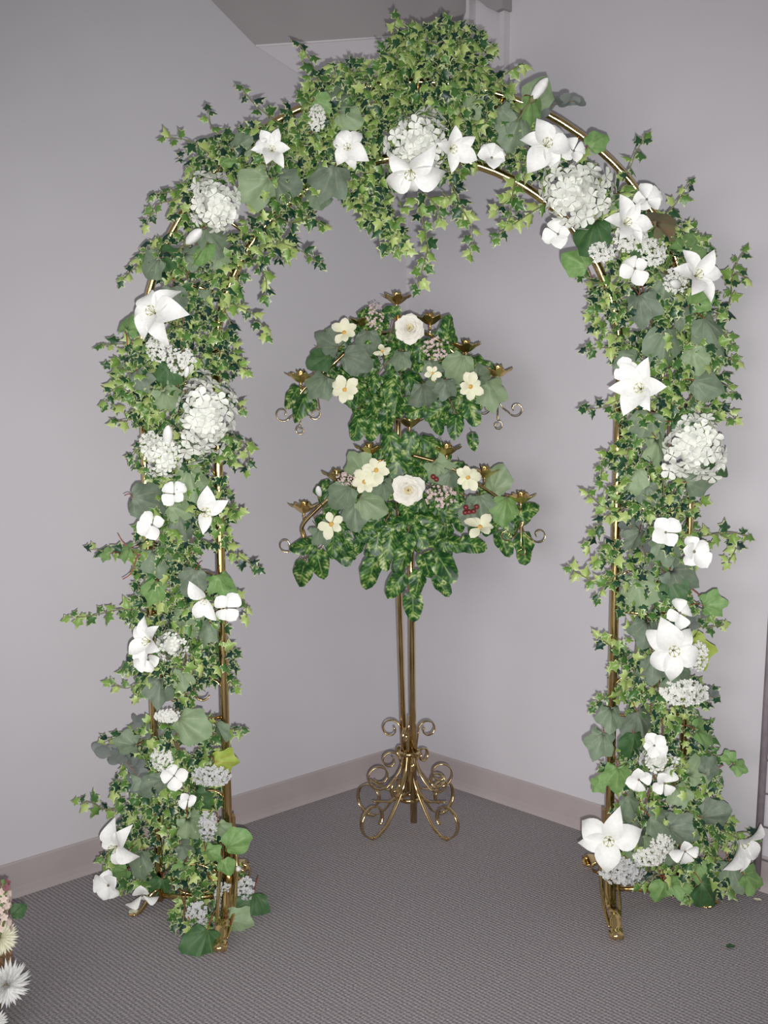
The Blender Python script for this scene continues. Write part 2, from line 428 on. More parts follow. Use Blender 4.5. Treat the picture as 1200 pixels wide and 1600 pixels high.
POTHOS = [mesh('pothos_leaf', s[0], s[1], M['pothos'], True, {'rim': s[2]}) for s in [broad_shape(rs, 'pothos') for _ in range(5)]]

def petal_mesh(name, m, L, W, lift, recurve, cup=0.15, pw=0.75, tipw=0.0, nu=9, nv=5, ruffle=0.0):
    """petal from the origin outwards along +Y; flower axis +Z"""
    vs = []
    for i in range(nu):
        t = i/(nu-1)
        wdt = W*(math.sin(PI*min(1, (t*0.94+0.045))**pw))
        if tipw and t > 0.5: wdt = max(wdt, W*tipw*math.sqrt(max(0, 1-((t-.5)/.5)**4)))
        y = L*(t*math.cos(lift*(1-t)) - recurve*0.10*t*t); z = L*(lift*t*0.75 - recurve*t*t*t*0.8)
        for j in range(nv):
            s = -1 + 2*j/(nv-1)
            vs.append((s*wdt/2, y - abs(s)*0.03*L*t, z + cup*wdt*s*s*(1-0.4*t) + ruffle*L*math.sin(9*t + 3*s)*abs(s)*t))
    fs = [(i*nv+j, i*nv+j+1, (i+1)*nv+j+1, (i+1)*nv+j) for i in range(nu-1) for j in range(nv-1)]
    return mesh(name, vs, fs, m)
LP = [petal_mesh('petal', M['white'], 1.0, 0.74, 0.62, 0.75, cup=.28, pw=.85, ruffle=0.03), petal_mesh('petal', M['white'], 0.98, 0.56, 0.55, 0.85, cup=.3, pw=.85, ruffle=.02)]
LPn = [petal_mesh('petal', M['white'], 1.0, 0.66, 1.05, 0.45, cup=.3, pw=.85, ruffle=.02), petal_mesh('petal', M['white'], 0.98, 0.52, 1.0, 0.5, cup=.3, pw=.85)]
DP = petal_mesh('petal', M['white'], 1.0, 1.0, 0.45, 0.35, cup=0.28, pw=1.3, tipw=0.7, nu=9, nv=7, ruffle=.05)
CP = petal_mesh('petal', M['cream'], 1.0, 0.66, 0.30, 0.25, cup=0.1, pw=1.3, tipw=0.8, ruffle=0.02)
def stamens_mesh():
    b = MB(); b.tube([(0, 0, 0), (0, 0, .3), (.02, .03, .55)], [.02, .015, .02], 6)
    for k in range(6):
        a = k*PI/3 + .4; d = Vector((math.cos(a), math.sin(a), 0))
        p = [d*.03, d*.10 + Vector((0, 0, .25)), d*.20 + Vector((0, 0, .42))]; b.tube(p, .010, 5)
        q = p[-1]; s = d.cross(Vector((0, 0, 1))); b.tube([q - s*.07, q, q + s*.07], [.012, .022, .012], 5)
    return b.mesh('stamens', M['stamen'])
STAMENS = stamens_mesh()
CENTRE = MB().ball((0, 0, 0.04), 0.17, 10, 6, 0.7).mesh('flower_centre', M['yellow'])
DOT = MB().ball((0, 0, 0.05), 0.09, 8, 5, 0.8).mesh('flower_centre', M['dot'])
def floret_mesh(name, m, k=4, w=0.5):
    b = MB()
    for i in range(k):
        A = Matrix.Rotation(2*PI*i/k, 4, 'Z'); h = 0.16 + 0.06*(i % 2)
        vs = [(0, .02, 0), (-w*.75, .5, h), (-w*.55, .85, h*.9), (0, .98, h*.6), (w*.55, .85, h*.9), (w*.75, .5, h), (0, .55, h*.55)]
        b.add([A @ Vector(v) for v in vs], [(0, 6, 1), (1, 6, 2), (2, 6, 3), (3, 6, 4), (4, 6, 5), (5, 6, 0)])
    return b.mesh(name, m)
FLORET = floret_mesh('floret', M['hyd']); FLORET5 = floret_mesh('floret', M['hyd'], 5, 0.42)
def stem_mesh(L=1.0, r=0.02, m='stem'):
    return MB().tube([(0, 0, 0), (0.02, 0.01, -.35*L), (-.01, -.03, -.7*L), (0, -.05, -L)], r, 6).mesh('stem', M[m])
STEM = stem_mesh()
def bud_mesh():
    def fn(r, z, a): return r*(1 + .10*math.cos(3*a)), z
    return MB().lathe([(0.001, 0), (.10, .05), (.17, .25), (.21, .5), (.18, .75), (.09, .93), (.001, 1.0)], 12, fn).mesh('bud_petals', M['white'])
BUD = bud_mesh()
CALYX = MB().lathe([(0.001, -.1), (.06, -.08), (.12, .02), (.15, .16), (.10, .15), (.02, .05)], 10, lambda r, z, a: (r, z + (.05*math.cos(5*a) if z > .1 else 0))).mesh('calyx', M['stem'])

def mats_flower(loc, n, s, roll=0.0):
    n = Vector(n).normalized(); tip = Matrix.Rotation(roll, 3, n) @ (Vector((0, 0, 1)) if abs(n.z) < .95 else Vector((0, 1, 0)))
    return place(loc, n, tip, s)
def root_of(name, W, label, cat, group):
    loc = W.to_translation(); return thing(name, loc, label, cat, group)

# flowers: every one a thing with petals as parts
def lily(P, n, s, roll, label, group, narrow=False, drop=()):
    W = mats_flower(P, n, s, roll); t = root_of('lily', W, label, 'flower', group)
    pm = LPn if narrow else LP
    for k in range(6):
        if k in drop: continue
        q = R.uniform(.85, 1.1); A = Matrix.Rotation(k*PI/3 + R.uniform(-.25, .25), 4, 'Z') @ Matrix.Rotation(R.uniform(-.3, .3), 4, 'X') @ Matrix.Diagonal((q, q, q, 1))
        link('petal', pm[k % 2], W @ A @ T((0, .03, 0 if k % 2 else .03)), t)
    link('stamens', STAMENS, W @ Matrix.Diagonal((.72, .72, .72, 1)), t); link('stem', STEM, W, t)
    return t
def petals_flower(name, P, n, s, roll, label, group, k, pm, centre, gap=None, cat='flower'):
    W = mats_flower(P, n, s, roll); t = root_of(name, W, label, cat, group)
    for i in range(k):
        q = R.uniform(.8, 1.12); A = Matrix.Rotation(i*2*PI/k + R.uniform(-.22, .22), 4, 'Z') @ Matrix.Rotation(R.uniform(-.35, .45), 4, 'X') @ Matrix.Diagonal((q, q, q, 1))
        link('petal', pm, W @ A @ T((0, .05, .01*(i % 2))), t)
    link('flower_centre', centre, W, t); link('stem', STEM, W, t)
    return t
def hydrangea(P, n, s, label, group, sx=1.0, sy=1.0, nf=46, roll=0.0, depth=0.7, fs=0.29):
    """dome of florets"""
    W = mats_flower(P, n, s, roll); t = root_of('hydrangea', W, label, 'flower', group)
    ga = PI*(3-math.sqrt(5)); rr = random.Random(int(P.x*1000) + 5)
    for i in range(nf):
        zz = 1 - (i+.5)/nf*1.15; r = math.sqrt(max(0, 1-zz*zz)); a = i*ga
        p = Vector((r*math.cos(a)*sx, r*math.sin(a)*sy, zz*depth)); nrm = Vector((p.x, p.y, p.z*1.3)).normalized()
        p *= rr.uniform(.80, 1.12)*(1 + .13*math.sin(3*a + P.x*50)*r + .10*math.sin(5*a + P.z*40)*r)
        nrm = (nrm + Vector((rr.uniform(-.6, .6), rr.uniform(-.6, .6), rr.uniform(-.1, .3)))).normalized()
        link('floret', FLORET if rr.random() < .75 else FLORET5, W @ place(p, nrm, (rr.uniform(-1, 1), rr.uniform(-1, 1), rr.uniform(-1, 1)), fs*rr.uniform(.85, 1.15)), t)
    b = MB().ball((0, 0, -.05), .62, 10, 6, depth*.85); b.v = [Vector((q.x*sx, q.y*sy, q.z)) for q in b.v]
    link('flower_core', b.mesh('flower_core', M['fluff']), W, t); link('stem', STEM, W, t)
    return t
def fluffy(P, n, s, label, group, m='fluff', sx=1.0, sy=1.0, nf=150, roll=0.0, name='lace_blossom'):
    """head of fine florets nobody could count"""
    W = mats_flower(P, n, s, roll); t = root_of(name, W, label, 'flower', group)
    rr = random.Random(int(P.z*1000) + 9); b = MB(); tw = MB()
    for i in range(nf):
        a = rr.uniform(0, 2*PI); q = math.sqrt(rr.random()); p = Vector((q*math.cos(a)*sx, q*math.sin(a)*sy, .45*math.sqrt(max(0, 1-q*q)) + rr.uniform(-.12, .12)))
        A = place(p, Vector((p.x*.7, p.y*.7, 1)) + Vector((rr.uniform(-.5, .5), rr.uniform(-.5, .5), 0)), (rr.uniform(-1, 1), rr.uniform(-1, 1), 0), .13*rr.uniform(.7, 1.2))
        for k in range(4):
            B = A @ Matrix.Rotation(k*PI/2, 4, 'Z')
            b.add([B @ Vector(v) for v in ((0, 0, 0), (-.45, .6, .2), (0, 1, .25), (.45, .6, .2))], [(0, 1, 2), (0, 2, 3)])
        if i % 6 == 0: tw.tube([(0, 0, -.4), p*.6 + Vector((0, 0, -.1)), p], .014, 4)
    o = link('florets', b.mesh('florets', M[m]), W, t); o['kind'] = 'stuff'
    o = link('stalks', tw.mesh('stalks', M['stem']), W, t); o['kind'] = 'stuff'
    link('stem', STEM, W, t); return t
def bud(P, tip, s, label, group):
    W = place(P, tip, (0, -1, 0.2), s); t = thing('lily_bud', P, label, 'flower bud', group)
    link('bud_petals', BUD, W, t); link('calyx', CALYX, W, t)
    link('stem', stem_mesh(0.9, 0.03), W, t); return t

# ---------------------------------------------------------------- the brass arch
YA = ground(650, 1397).y                     # distance of the arch's plane
PX = YA / F                                  # about one pixel there, in metres
def A(u, v, dy=0.0):
    p = at(u, v, YA + dy)
    return p if p.z > .03 else ground(u, v, .03)      # what trails on the carpet comes forward instead of sinking
arch = thing('wedding_arch', (A(653, 1397).x, YA, 0), 'tall gold brass wedding arch of two round-topped tubes with scrolled feet', 'arch')
def foot_z(p): return Vector((p.x, p.y, 0.0))
CX, CY, RO, RI = 653, 560, 432, 316
def hoop(r, xl, xr, name, rad):
    pts = []
    bl = A(xl, 1402); bl.z = 0.02; br = A(xr, 1390); br.z = 0.02
    la = A(CX-r, CY); ra = A(CX+r, CY)
    pl = [bl.lerp(la, k/6) for k in range(7)]; pr = [ra.lerp(br, k/6) for k in range(7)]
    for k in range(1, 40):
        a = PI - PI*k/40; pts.append(A(CX + r*math.cos(a), CY - r*math.sin(a)))
    o = MB().tube([la] + pts + [ra], rad, 12).obj(name, M['brass'], arch)
    for q in (pl, pr): MB().tube(q, rad, 12).obj('post', M['brass'], arch)
    for q in (la, ra):
        MB().tube([q + Vector((0, 0, -.025)), q + Vector((0, 0, -.01)), q + Vector((0, 0, .01)), q + Vector((0, 0, .025))], [rad*1.15, rad*1.35, rad*1.35, rad*1.15], 12).obj('joint_sleeve', M['brass'], arch)
    return pl, pr
ol, or_ = hoop(RO, 250, 1062, 'outer_hoop', 0.0105)
il, ir = hoop(RI, 359, 950, 'inner_hoop', 0.0125)
def post_at(P, z):
    a, b2 = P[0], P[-1]; t = (z - a.z)/(b2.z - a.z); return a.lerp(b2, t)
def spiral(c, r0, r1, a0, turns, ux, uz, n=26):
    return [c + ux*(math.cos(a0 + turns*2*PI*k/n)*(r0 + (r1-r0)*k/n)) + uz*(math.sin(a0 + turns*2*PI*k/n)*(r0 + (r1-r0)*k/n)) for k in range(n+1)]
UX, UZ = Vector((1, 0, 0)), Vector((0, 0, 1))
# rungs with C-scrolls between the two tubes of each leg
for P, Q, sgn in ((ol, il, 1), (or_[::-1], ir[::-1], -1)):
    for z in (0.30, 0.62, 0.92, 1.22, 1.50):
        a = post_at(P, z); c = post_at(Q, z); d = (c - a); L = d.length; e = d.normalized()
        for k, (st, s2) in enumerate(((a, 1), (c, -1))):
            pts = [st + e*s2*0.010]
            pts += spiral(st + e*s2*(L*.27) + UZ*(.0), L*.26, L*.07, PI if s2 > 0 else 0, -.9*s2 if k == 0 else .9, e*1.0, UZ*(1 if k == 0 else 1), 22)
            MB().strip(pts, (0, 1, 0), .014, .004).obj('scroll', M['brass'], arch)
        MB().tube([a - UZ*.07, a.lerp(c, .5) - UZ*.085, c - UZ*.07], .005, 8).obj('rung', M['brass'], arch)
# scrolls along the arch between the hoops
for k in range(1, 10):
    a = PI - PI*k/10
    p = A(CX + RO*math.cos(a), CY - RO*math.sin(a)); q = A(CX + RI*math.cos(a), CY - RI*math.sin(a))
    MB().tube([p, p.lerp(q, .5), q], .005, 8).obj('rung', M['brass'], arch)
# base bars and curled flat feet
def foot(base, length, z0, lean, w=0.034):
    """flat band: down the post, forward, and curled under at the floor"""
    y0 = base.y
    pts = [(0, -.016, z0), (0, -.02, z0*.75), (lean*.15, -.03 - length*.08, z0*.5), (lean*.5, -length*.45, z0*.22), (lean*.8, -length*.8, .055), (lean, -length, .028)]
    pts = spline(pts, 6)
    c = Vector((lean, -length, .0)); e = pts[-1]
    curl = [Vector((lean, -length - .024*math.sin(a), .0045 + .0115*(1+math.cos(a)))) for a in [PI*j/8 for j in range(9)]]
    curl = [Vector((q.x, q.y, q.z)) for q in curl] + [Vector((lean, -length + .012, .005)), Vector((lean, -length + .022, .012))]
    pts = [p for p in pts[:-1]] + curl
    return [Vector((base.x, y0, 0)) + p for p in pts]
for P, e in ((il[0], ground(343, 1492)), (ir[-1], ground(965, 1473))):
    lean, ln = e.x - P.x, P.y - e.y - .022
    bs = Vector((P.x, P.y, 0))
    MB().strip(foot(bs, ln, .13, lean), (1, 0, 0), .032, .004).obj('foot', M['brass'], arch)
    pts = foot(bs, ln, .27, lean*.5); MB().strip([Vector((p.x, 2*bs.y - p.y, p.z)) for p in pts], (1, 0, 0), .034, .004).obj('foot', M['brass'], arch)
    for s in (-1, 1):            # narrow stays beside the band, with a small curl
        pp = spline([bs + Vector((s*.022, -.015, .20)), bs + Vector((s*.024 + lean*.3, -.05, .11)), bs + Vector((s*.022 + lean*.7, -.14, .05)), bs + Vector((s*.014 + lean, -ln + .02, .024))], 6)
        MB().strip(pp, (1, 0, 0), .009, .004).obj('stay', M['brass'], arch)
        MB().strip(spiral(bs + Vector((s*.04, -.03, .115)), .028, .008, PI/2, -1.2*s, Vector((s, 0, 0)), UZ), (0, 1, 0), .012, .004).obj('scroll', M['brass'], arch)
for P, s in ((ol[0], -1), (or_[-1], 1)):
    bs = Vector((P.x, P.y, 0))
    for sg in (1, -1):
        pts = spline([bs + Vector((s*a, -sg*c, z)) for a, c, z in ((0, .012, .06), (.02, .022, .045), (.04, .045, .018), (.055, .06, .006), (.07, .064, .010))], 6)
        MB().strip(pts, (.8, -sg*.6*s, 0), .018, .004).obj('foot', M['brass'], arch)
for P, Q in ((ol[0], il[0]), (ir[-1], or_[-1])):
    MB().tube([Vector((P.x, P.y, .035)), Vector(((P.x+Q.x)/2, P.y, .030)), Vector((Q.x, Q.y, .035))], .008, 8).obj('base_bar', M['brass'], arch)
    MB().strip(spiral(Vector(((P.x+Q.x)/2, P.y, .085)), .045, .045, 0, 1.0, UX*1.4, UZ, 28), (0, 1, 0), .012, .004).obj('scroll', M['brass'], arch)

# ---------------------------------------------------------------- garlands
GY = -0.02
def garland(name, origin, label):
    return thing(name, origin, label, 'garland')
class Ivy:
    def __init__(s, root): s.root = root; s.leaves = []; s.n_part = 0
    def leaf(s, P, n, tip, size, tint, shp, parent=None, force=False):
        s.leaves.append((P, n, tip, size, tint, shp, parent, force))
    def finish(s, limit=298):
        # nearest leaves become single parts, the depth of the mass is one part
        s.leaves.sort(key=lambda q: (not q[7], q[0].y))
        parts, rest = s.leaves[:limit], s.leaves[limit:]
        for (P, n, tip, size, ti, sh, par, _) in parts:
            link('ivy_leaf', IVY[ti][sh], place(P, n, tip, size), par or s.root)
        if rest:
            V, Fc, rim, tn = [], [], [], []; o = WM[s.root.name].to_translation()
            for (P, n, tip, size, ti, sh, par, _) in rest:
                W = place(P - o, n, tip, size); vs, fs, rm = IVY_SHAPES[sh]; k = len(V)
                V += [W @ Vector(v) for v in vs]; Fc += [tuple(i+k for i in f) for f in fs]; rim += rm; tn += [TINTS[ti] + R.uniform(-.08, .08)]*len(vs)
            ob = link('ivy_foliage', mesh('ivy_foliage', V, Fc, M['ivy'], True, {'rim': rim, 'tint': tn}), T(o), s.root); ob['kind'] = 'stuff'
def tint(bias=0.0):
    x = min(.999, max(0, R.betavariate(1.0, 1.1) + bias)); return int(x*len(TINTS))
def rand_n(sp=.7): return Vector((R.uniform(-sp, sp)*1.2, -1, R.uniform(-sp*.6, sp*1.3) + .2))
def vine(iv, pix, dy=-.05, size=20, bias=0.05, every=12, mat_='stem', y1=None):
    """a trailing vine: pix runs from the tip back into the mass"""
    k = len(pix); pts = [A(u, v, dy + (0.03*i/(k-1)) + R.uniform(-.015, .015)) for i, (u, v) in enumerate(pix)]
    sp = spline(pts, 7)
    st = MB().tube(sp, [.0012 + .0012*i/len(sp) for i in range(len(sp))], 5).obj('vine', M[mat_], iv.root)
    acc = every*PX; side = 1
    for i in range(1, len(sp)):
        acc += (sp[i]-sp[i-1]).length
        while acc > every*PX:
            acc -= every*PX; d = (sp[i-1]-sp[i]).normalized(); s = R.uniform(.75, 1.2)*size*PX*(0.72 + .28*min(1, i/8)); side = -side
            sd = Vector((-d.z, 0, d.x))*side
            tip = d*R.uniform(-.2, .8) + sd*R.uniform(.5, 1.0) + Vector((0, R.uniform(-.3, .1), -.35))
            iv.leaf(sp[i] + sd*R.uniform(0, .006), rand_n(.6), tip, s, tint(bias), R.randrange(6), st, True)
    iv.leaf(sp[0], rand_n(.5), sp[0]-sp[1], size*PX*.8, tint(bias+.1), R.randrange(6), st, True)
def mass(iv, blobs, dens=1.0, size=20, bias=0.0, depth=.105):
    for bl in blobs:
        (cx, cy, rx, ry) = bl[:4]; dm = bl[4] if len(bl) > 4 else 1.0
        n = int(PI*rx*ry/150*dens*dm)
        for _ in range(n):
            a = R.uniform(0, 2*PI); q = R.random()**.55
            u, v = cx + rx*q*math.cos(a), cy + ry*q*math.sin(a)
            y = R.uniform(-1, 1)*depth*math.sqrt(max(.1, 1-q*q)) + GY - .012
            tip = Vector((math.cos(a)*.5*q + R.uniform(-.8, .8), R.uniform(-.5, .1), -.5 - math.sin(a)*.6*q + R.uniform(-.7, .7)))
            iv.leaf(A(u, v, y), rand_n(1.25), tip, R.uniform(.65, 1.2)*size*PX, tint(bias), R.randrange(6))
def runner(iv, pix, amp=18, mat_='twig', r=.0022):
    """main stem wound along the frame"""
    pts = [A(u + R.uniform(-amp, amp), v, R.uniform(-.06, .03)) for u, v in pix]
    MB().tube(spline(pts, 8), r, 6).obj('runner', M[mat_], iv.root)
def broad(iv, u, v, s, kind, ang, dy=-.07, tiltx=0.0, tilty=0.0, shp=None, stalk=None):
    """large leaf centred on a pixel; ang = direction of the tip, degrees clockwise from up"""
    a = math.radians(ang); tip = Vector((math.sin(a), 0, math.cos(a)))
    n = Vector((tiltx + R.uniform(-.15, .15), -1, tilty + R.uniform(-.15, .15)))
    size = s*PX*.97; P = A(u, v, dy); W0 = frame(n, tip)
    base = P - (W0 @ Vector((0, .5, 0)))*size
    o = link('broad_leaf', BROAD[kind][shp if shp is not None else R.randrange(7)], T(base) @ W0 @ Matrix.Diagonal((size, size, size, 1)), iv.root)
    root = base + (W0 @ Vector((0, .18, 0)))*size; en = root - tip*size*.35 + Vector((0, .06, -.01))
    if stalk: en = A(*stalk, -.02)
    MB().tube(spline([root, root.lerp(en, .5) + Vector((0, .008, .006)), en], 4), .0014, 5).obj('leaf_stalk', M['redstem'], o)
    return o
def eucalyptus(iv, pix, s, dy=-.05):
    pts = spline([A(u, v, dy) for u, v in pix], 6)
    st = MB().tube(pts, .0014, 5).obj('eucalyptus_sprig', M['twig'], iv.root)
    for i in range(0, len(pts), 2):
        for sd in (-1, 1):
            d = Vector((R.uniform(-.4, .4) + sd*.7, -.2, R.uniform(-.2, .8))); link('round_leaf', EUC, place(pts[i], (R.uniform(-.6, .6), -1, R.uniform(-.3, .6)), d, s*PX*R.uniform(.8, 1.15)), st)
ev = [(0, .5, -.04)] + [(.40*math.sin(a)*(1 - .12*math.cos(a)), .5 + .5*math.cos(a), .05*math.sin(a)**2) for a in [2*PI*i/12 for i in range(12)]]
EUC = mesh('round_leaf', ev, [(0, 1+i, 1+(i+1) % 12) for i in range(12)], M['euc'])

gL = Ivy(garland('ivy_garland', A(300, 1400), 'green ivy garland wrapped around the left leg and shoulder of the arch'))
gR = Ivy(garland('ivy_garland', A(1020, 1390), 'green ivy garland wrapped around the right leg and shoulder of the arch'))
gT = Ivy(garland('ivy_garland', A(653, 200), 'bushy crown of variegated ivy heaped over the top of the arch'))

mass(gL, [(400,235,70,42), (330,255,48,42,.8), (445,290,65,45,.9), (305,330,40,45,.7), (270,400,55,35), (405,375,55,38,.7), (350,430,30,45,.8),
          (285,540,60,50), (350,565,22,45,.7), (208,600,34,55,.7), (225,560,30,40,.8), (265,640,60,45), (262,715,50,50), (345,715,25,45,.7), (285,760,45,45),
          (265,840,52,50), (335,800,28,55,.8), (262,900,50,50), (255,955,65,35), (315,960,45,45,.8), (265,1035,70,42), (335,1030,34,36,.8), (285,1075,25,30,.6),
          (275,1160,80,45), (265,1230,92,50), (270,1300,92,45), (325,1370,55,42,.8), (205,1360,42,30,.7), (305,1425,34,28,.7), (250,1370,40,25,.5), (305,465,45,40,.8), (300,500,40,40,.6), (330,1345,35,40,.7)], 2.7, 18)
mass(gT, [(680,105,88,70,1.25), (690,70,80,35,1.0), (555,150,80,52,1.15), (640,185,105,50,1.2), (530,215,70,50,1.1), (750,175,58,62,1.1), (570,280,42,48,1.1), (480,200,40,48),
          (690,240,65,38), (790,210,32,45,.8), (480,285,32,35,.7), (600,325,30,40,.8), (615,370,22,22,.9)], 2.9, 18, .06)
mass(gR, [(825,230,38,48), (885,270,36,45,.7), (955,310,48,36,.8), (1000,385,50,50,.8), (1065,395,42,55,.8), (1055,470,65,45), (960,480,35,55,.8), (1030,560,75,45),
          (1105,560,42,50,.8), (1005,640,45,45,.9), (1085,630,50,38), (1000,715,42,48), (985,780,45,36,.9), (1050,780,50,40), (1050,850,55,40), (965,870,32,36,.8), (1020,930,58,42),
          (985,1035,32,50,.9), (1085,965,30,18,.6), (1035,1090,72,36), (1050,1145,68,36), (1005,1200,58,42,.9), (1085,1215,48,46), (1040,1270,82,36), (1090,1330,70,40,.9),
          (1000,1335,45,28,.7), (1095,1375,70,22,.7), (1040,420,70,80,.7), (1050,540,80,70,.5), (1100,1290,45,30,.8)], 2.6, 18)
for g, p in ((gL, [(300,1440),(290,1350),(300,1250),(280,1150),(300,1050),(290,950),(280,850),(295,750),(280,650),(290,560),(285,470),(310,380),(380,280),(450,230),(500,200)]),
             (gR, [(1040,1380),(1020,1280),(1030,1180),(1015,1080),(1025,980),(1015,880),(1030,780),(1020,680),(1030,580),(1020,480),(990,380),(930,300),(860,240),(800,200)]),
             (gT, [(480,230),(530,190),(600,160),(660,150),(720,170),(790,210)])):
    runner(g, p, 16); runner(g, p, 28); runner(g, p, 34, 'stem')
runner(gT, [(560,200),(600,120),(620,60)], 8, 'stem'); runner(gT, [(700,200),(700,110),(735,70)], 8, 'stem')

for p in ([(468,68),(485,95),(500,120),(535,135)], [(378,138),(395,160),(425,185),(450,200)], [(325,170),(335,205),(380,225)], [(258,215),(295,220),(335,245),(365,250)],
          [(228,352),(245,320),(275,312),(312,292)], [(190,438),(215,415),(255,392)], [(508,352),(485,340),(450,330),(425,325)], [(500,412),(470,392),(430,375),(400,365)],
          [(415,465),(415,435),(395,405),(375,395)], [(418,525),(400,495),(370,478),(350,470)], [(385,580),(360,560),(345,545)], [(158,540),(195,537),(235,540)],
          [(172,572),(205,580),(235,590)], [(165,632),(175,610),(205,600),(230,605)], [(180,660),(205,655),(235,645)], [(205,715),(222,695),(240,685)],
          [(385,735),(388,705),(370,685),(345,680)], [(378,640),(365,625),(345,620)], [(375,798),(355,792),(340,785)], [(140,858),(180,862),(225,870),(250,880)],
          [(403,888),(382,875),(355,855),(340,850)], [(108,965),(145,962),(190,952),(235,958)], [(385,965),(382,940),(360,930)], [(172,1068),(200,1075),(225,1058),(240,1045)],
          [(368,1075),(355,1060),(340,1045)], [(215,1090),(222,1065),(240,1050)], [(122,1252),(145,1255),(165,1265),(205,1262)], [(162,1160),(190,1150),(220,1165)],
          [(378,1140),(355,1140),(330,1150)], [(270,1445),(285,1415),(310,1390)], [(160,1340),(185,1325),(215,1320)], [(400,330),(430,345),(470,345),(495,330)],
          [(350,480),(360,510),(350,540)], [(240,305),(262,300),(300,290)]):
    vine(gL, p)
for p in ([(618,28),(615,60),(625,100)], [(708,40),(715,70),(705,110)], [(748,60),(742,90),(735,120)], [(822,100),(800,108),(775,130),(760,150)], [(600,75),(612,100),(620,130)],
          [(565,345),(570,310),(575,280)], [(638,392),(622,385),(605,355),(592,310)], [(652,452),(660,420),(668,385),(660,345),(650,310)], [(735,398),(738,360),(722,325),(705,285)],
          [(725,345),(712,320),(690,300)], [(778,372),(795,345),(800,310),(805,280)], [(800,352),(825,335),(850,320)], [(485,120),(515,130),(545,135)], [(555,100),(565,115),(580,140)],
          [(690,345),(680,320),(660,300)], [(775,330),(790,315),(810,300)], [(520,105),(545,110),(570,125)], [(655,45),(660,70),(665,100)]):
    vine(gT, p, -.04, 21, .12)
for p in ([(1008,215),(995,235),(985,260),(975,280)], [(1078,285),(1065,305),(1050,325),(1030,345)], [(1162,392),(1145,425),(1142,465),(1130,490),(1100,488)], [(1168,435),(1150,428),(1143,440)],
          [(1155,565),(1135,560),(1110,575)], [(1150,615),(1130,600),(1100,590)], [(915,640),(945,635),(975,620),(1000,612)], [(915,545),(945,543),(975,545)], [(930,515),(925,480),(945,460),(970,455)],
          [(900,415),(925,440),(950,440)], [(938,752),(945,715),(970,705),(990,700)], [(920,855),(930,830),(950,805),(975,795)], [(918,770),(940,790),(965,800)], [(892,890),(915,902),(940,912),(975,890)],
          [(935,935),(945,915),(970,905)], [(935,995),(955,1010),(980,1025)], [(928,1105),(950,1085),(985,1075)], [(1170,838),(1140,832),(1115,835),(1085,840)], [(1138,880),(1150,850),(1125,835)],
          [(1132,975),(1105,980),(1075,975)], [(1118,1090),(1095,1070),(1070,1060)], [(1150,655),(1130,640),(1100,635)], [(1115,690),(1100,665),(1080,650)], [(1140,1290),(1120,1280),(1095,1275)],
          [(1120,1185),(1100,1170),(1080,1165)], [(945,1200),(965,1190),(985,1190)], [(1180,1310),(1165,1300),(1140,1305)], [(1000,1385),(1020,1370),(1045,1360)], [(1145,540),(1130,520),(1100,515)],
          [(1125,490),(1110,500),(1085,500)], [(1075,1405),(1085,1390),(1090,1370)]):
    vine(gR, p)

LB = [(272,465,50,'b_slate',170), (322,465,26,'b_grey',40), (204,505,46,'b_green',20), (262,622,48,'b_sage',150), (298,748,56,'b_sage',170), (278,795,42,'b_sage',110), (226,783,62,'b_slate',105),
      (244,875,52,'b_grey',165), (239,922,44,'b_green',200), (290,968,52,'b_sage',170), (250,1075,52,'b_slate',190), (292,1132,60,'b_sage',120), (342,1140,34,'b_grey',150), (350,1192,46,'b_lime',100),
      (200,1163,42,'b_grey',280), (245,1228,46,'b_slate',230), (216,1345,50,'b_grey',180), (330,1335,34,'b_green',120), (286,1358,34,'b_green',200), (290,1325,36,'b_slate',120),
      (372,1440,48,'b_sage',110), (352,1452,26,'b_green',230), (250,1385,38,'b_dark',200), (395,1415,58,'b_dark',190), (404,290,66,'b_sage',240), (438,285,54,'b_slate',120), (238,412,48,'b_grey',240),
      (258,400,42,'b_dark',130), (332,372,50,'b_grey',140), (318,390,40,'b_green',200), (236,548,36,'b_dark',150), (218,590,40,'b_slate',150), (262,585,46,'b_dark',190), (300,400,44,'b_grey',100),
      (285,225,0,'b_grey',0), (375,225,40,'b_grey',60), (352,250,26,'b_green',80), (322,985,40,'b_grey',190), (262,1010,0,'b_grey',0), (300,905,48,'b_slate',200), (345,910,46,'b_green',170),
      (352,925,30,'b_green',110), (285,820,44,'b_slate',160), (190,1330,30,'b_dark',270), (190,1365,34,'b_green',240), (300,1290,50,'b_sage',150), (225,1215,40,'b_grey',220), (318,1475,64,'b_dark',200),
      (195,860,34,'b_green',260), (165,865,26,'b_green',280), (312,1250,40,'b_dark',140), (255,1180,44,'b_green',200), (345,410,30,'b_sage',150), (300,690,36,'b_slate',170), (285,1060,40,'b_sage',180)]
TB = [(530,152,48,'b_grey',60), (500,160,34,'b_green',110), (515,275,66,'b_slate',200), (735,168,40,'b_sage',70), (782,180,40,'b_grey',160), (540,180,40,'b_sage',120), (500,300,40,'b_grey',190), (712,140,28,'b_green',60)]
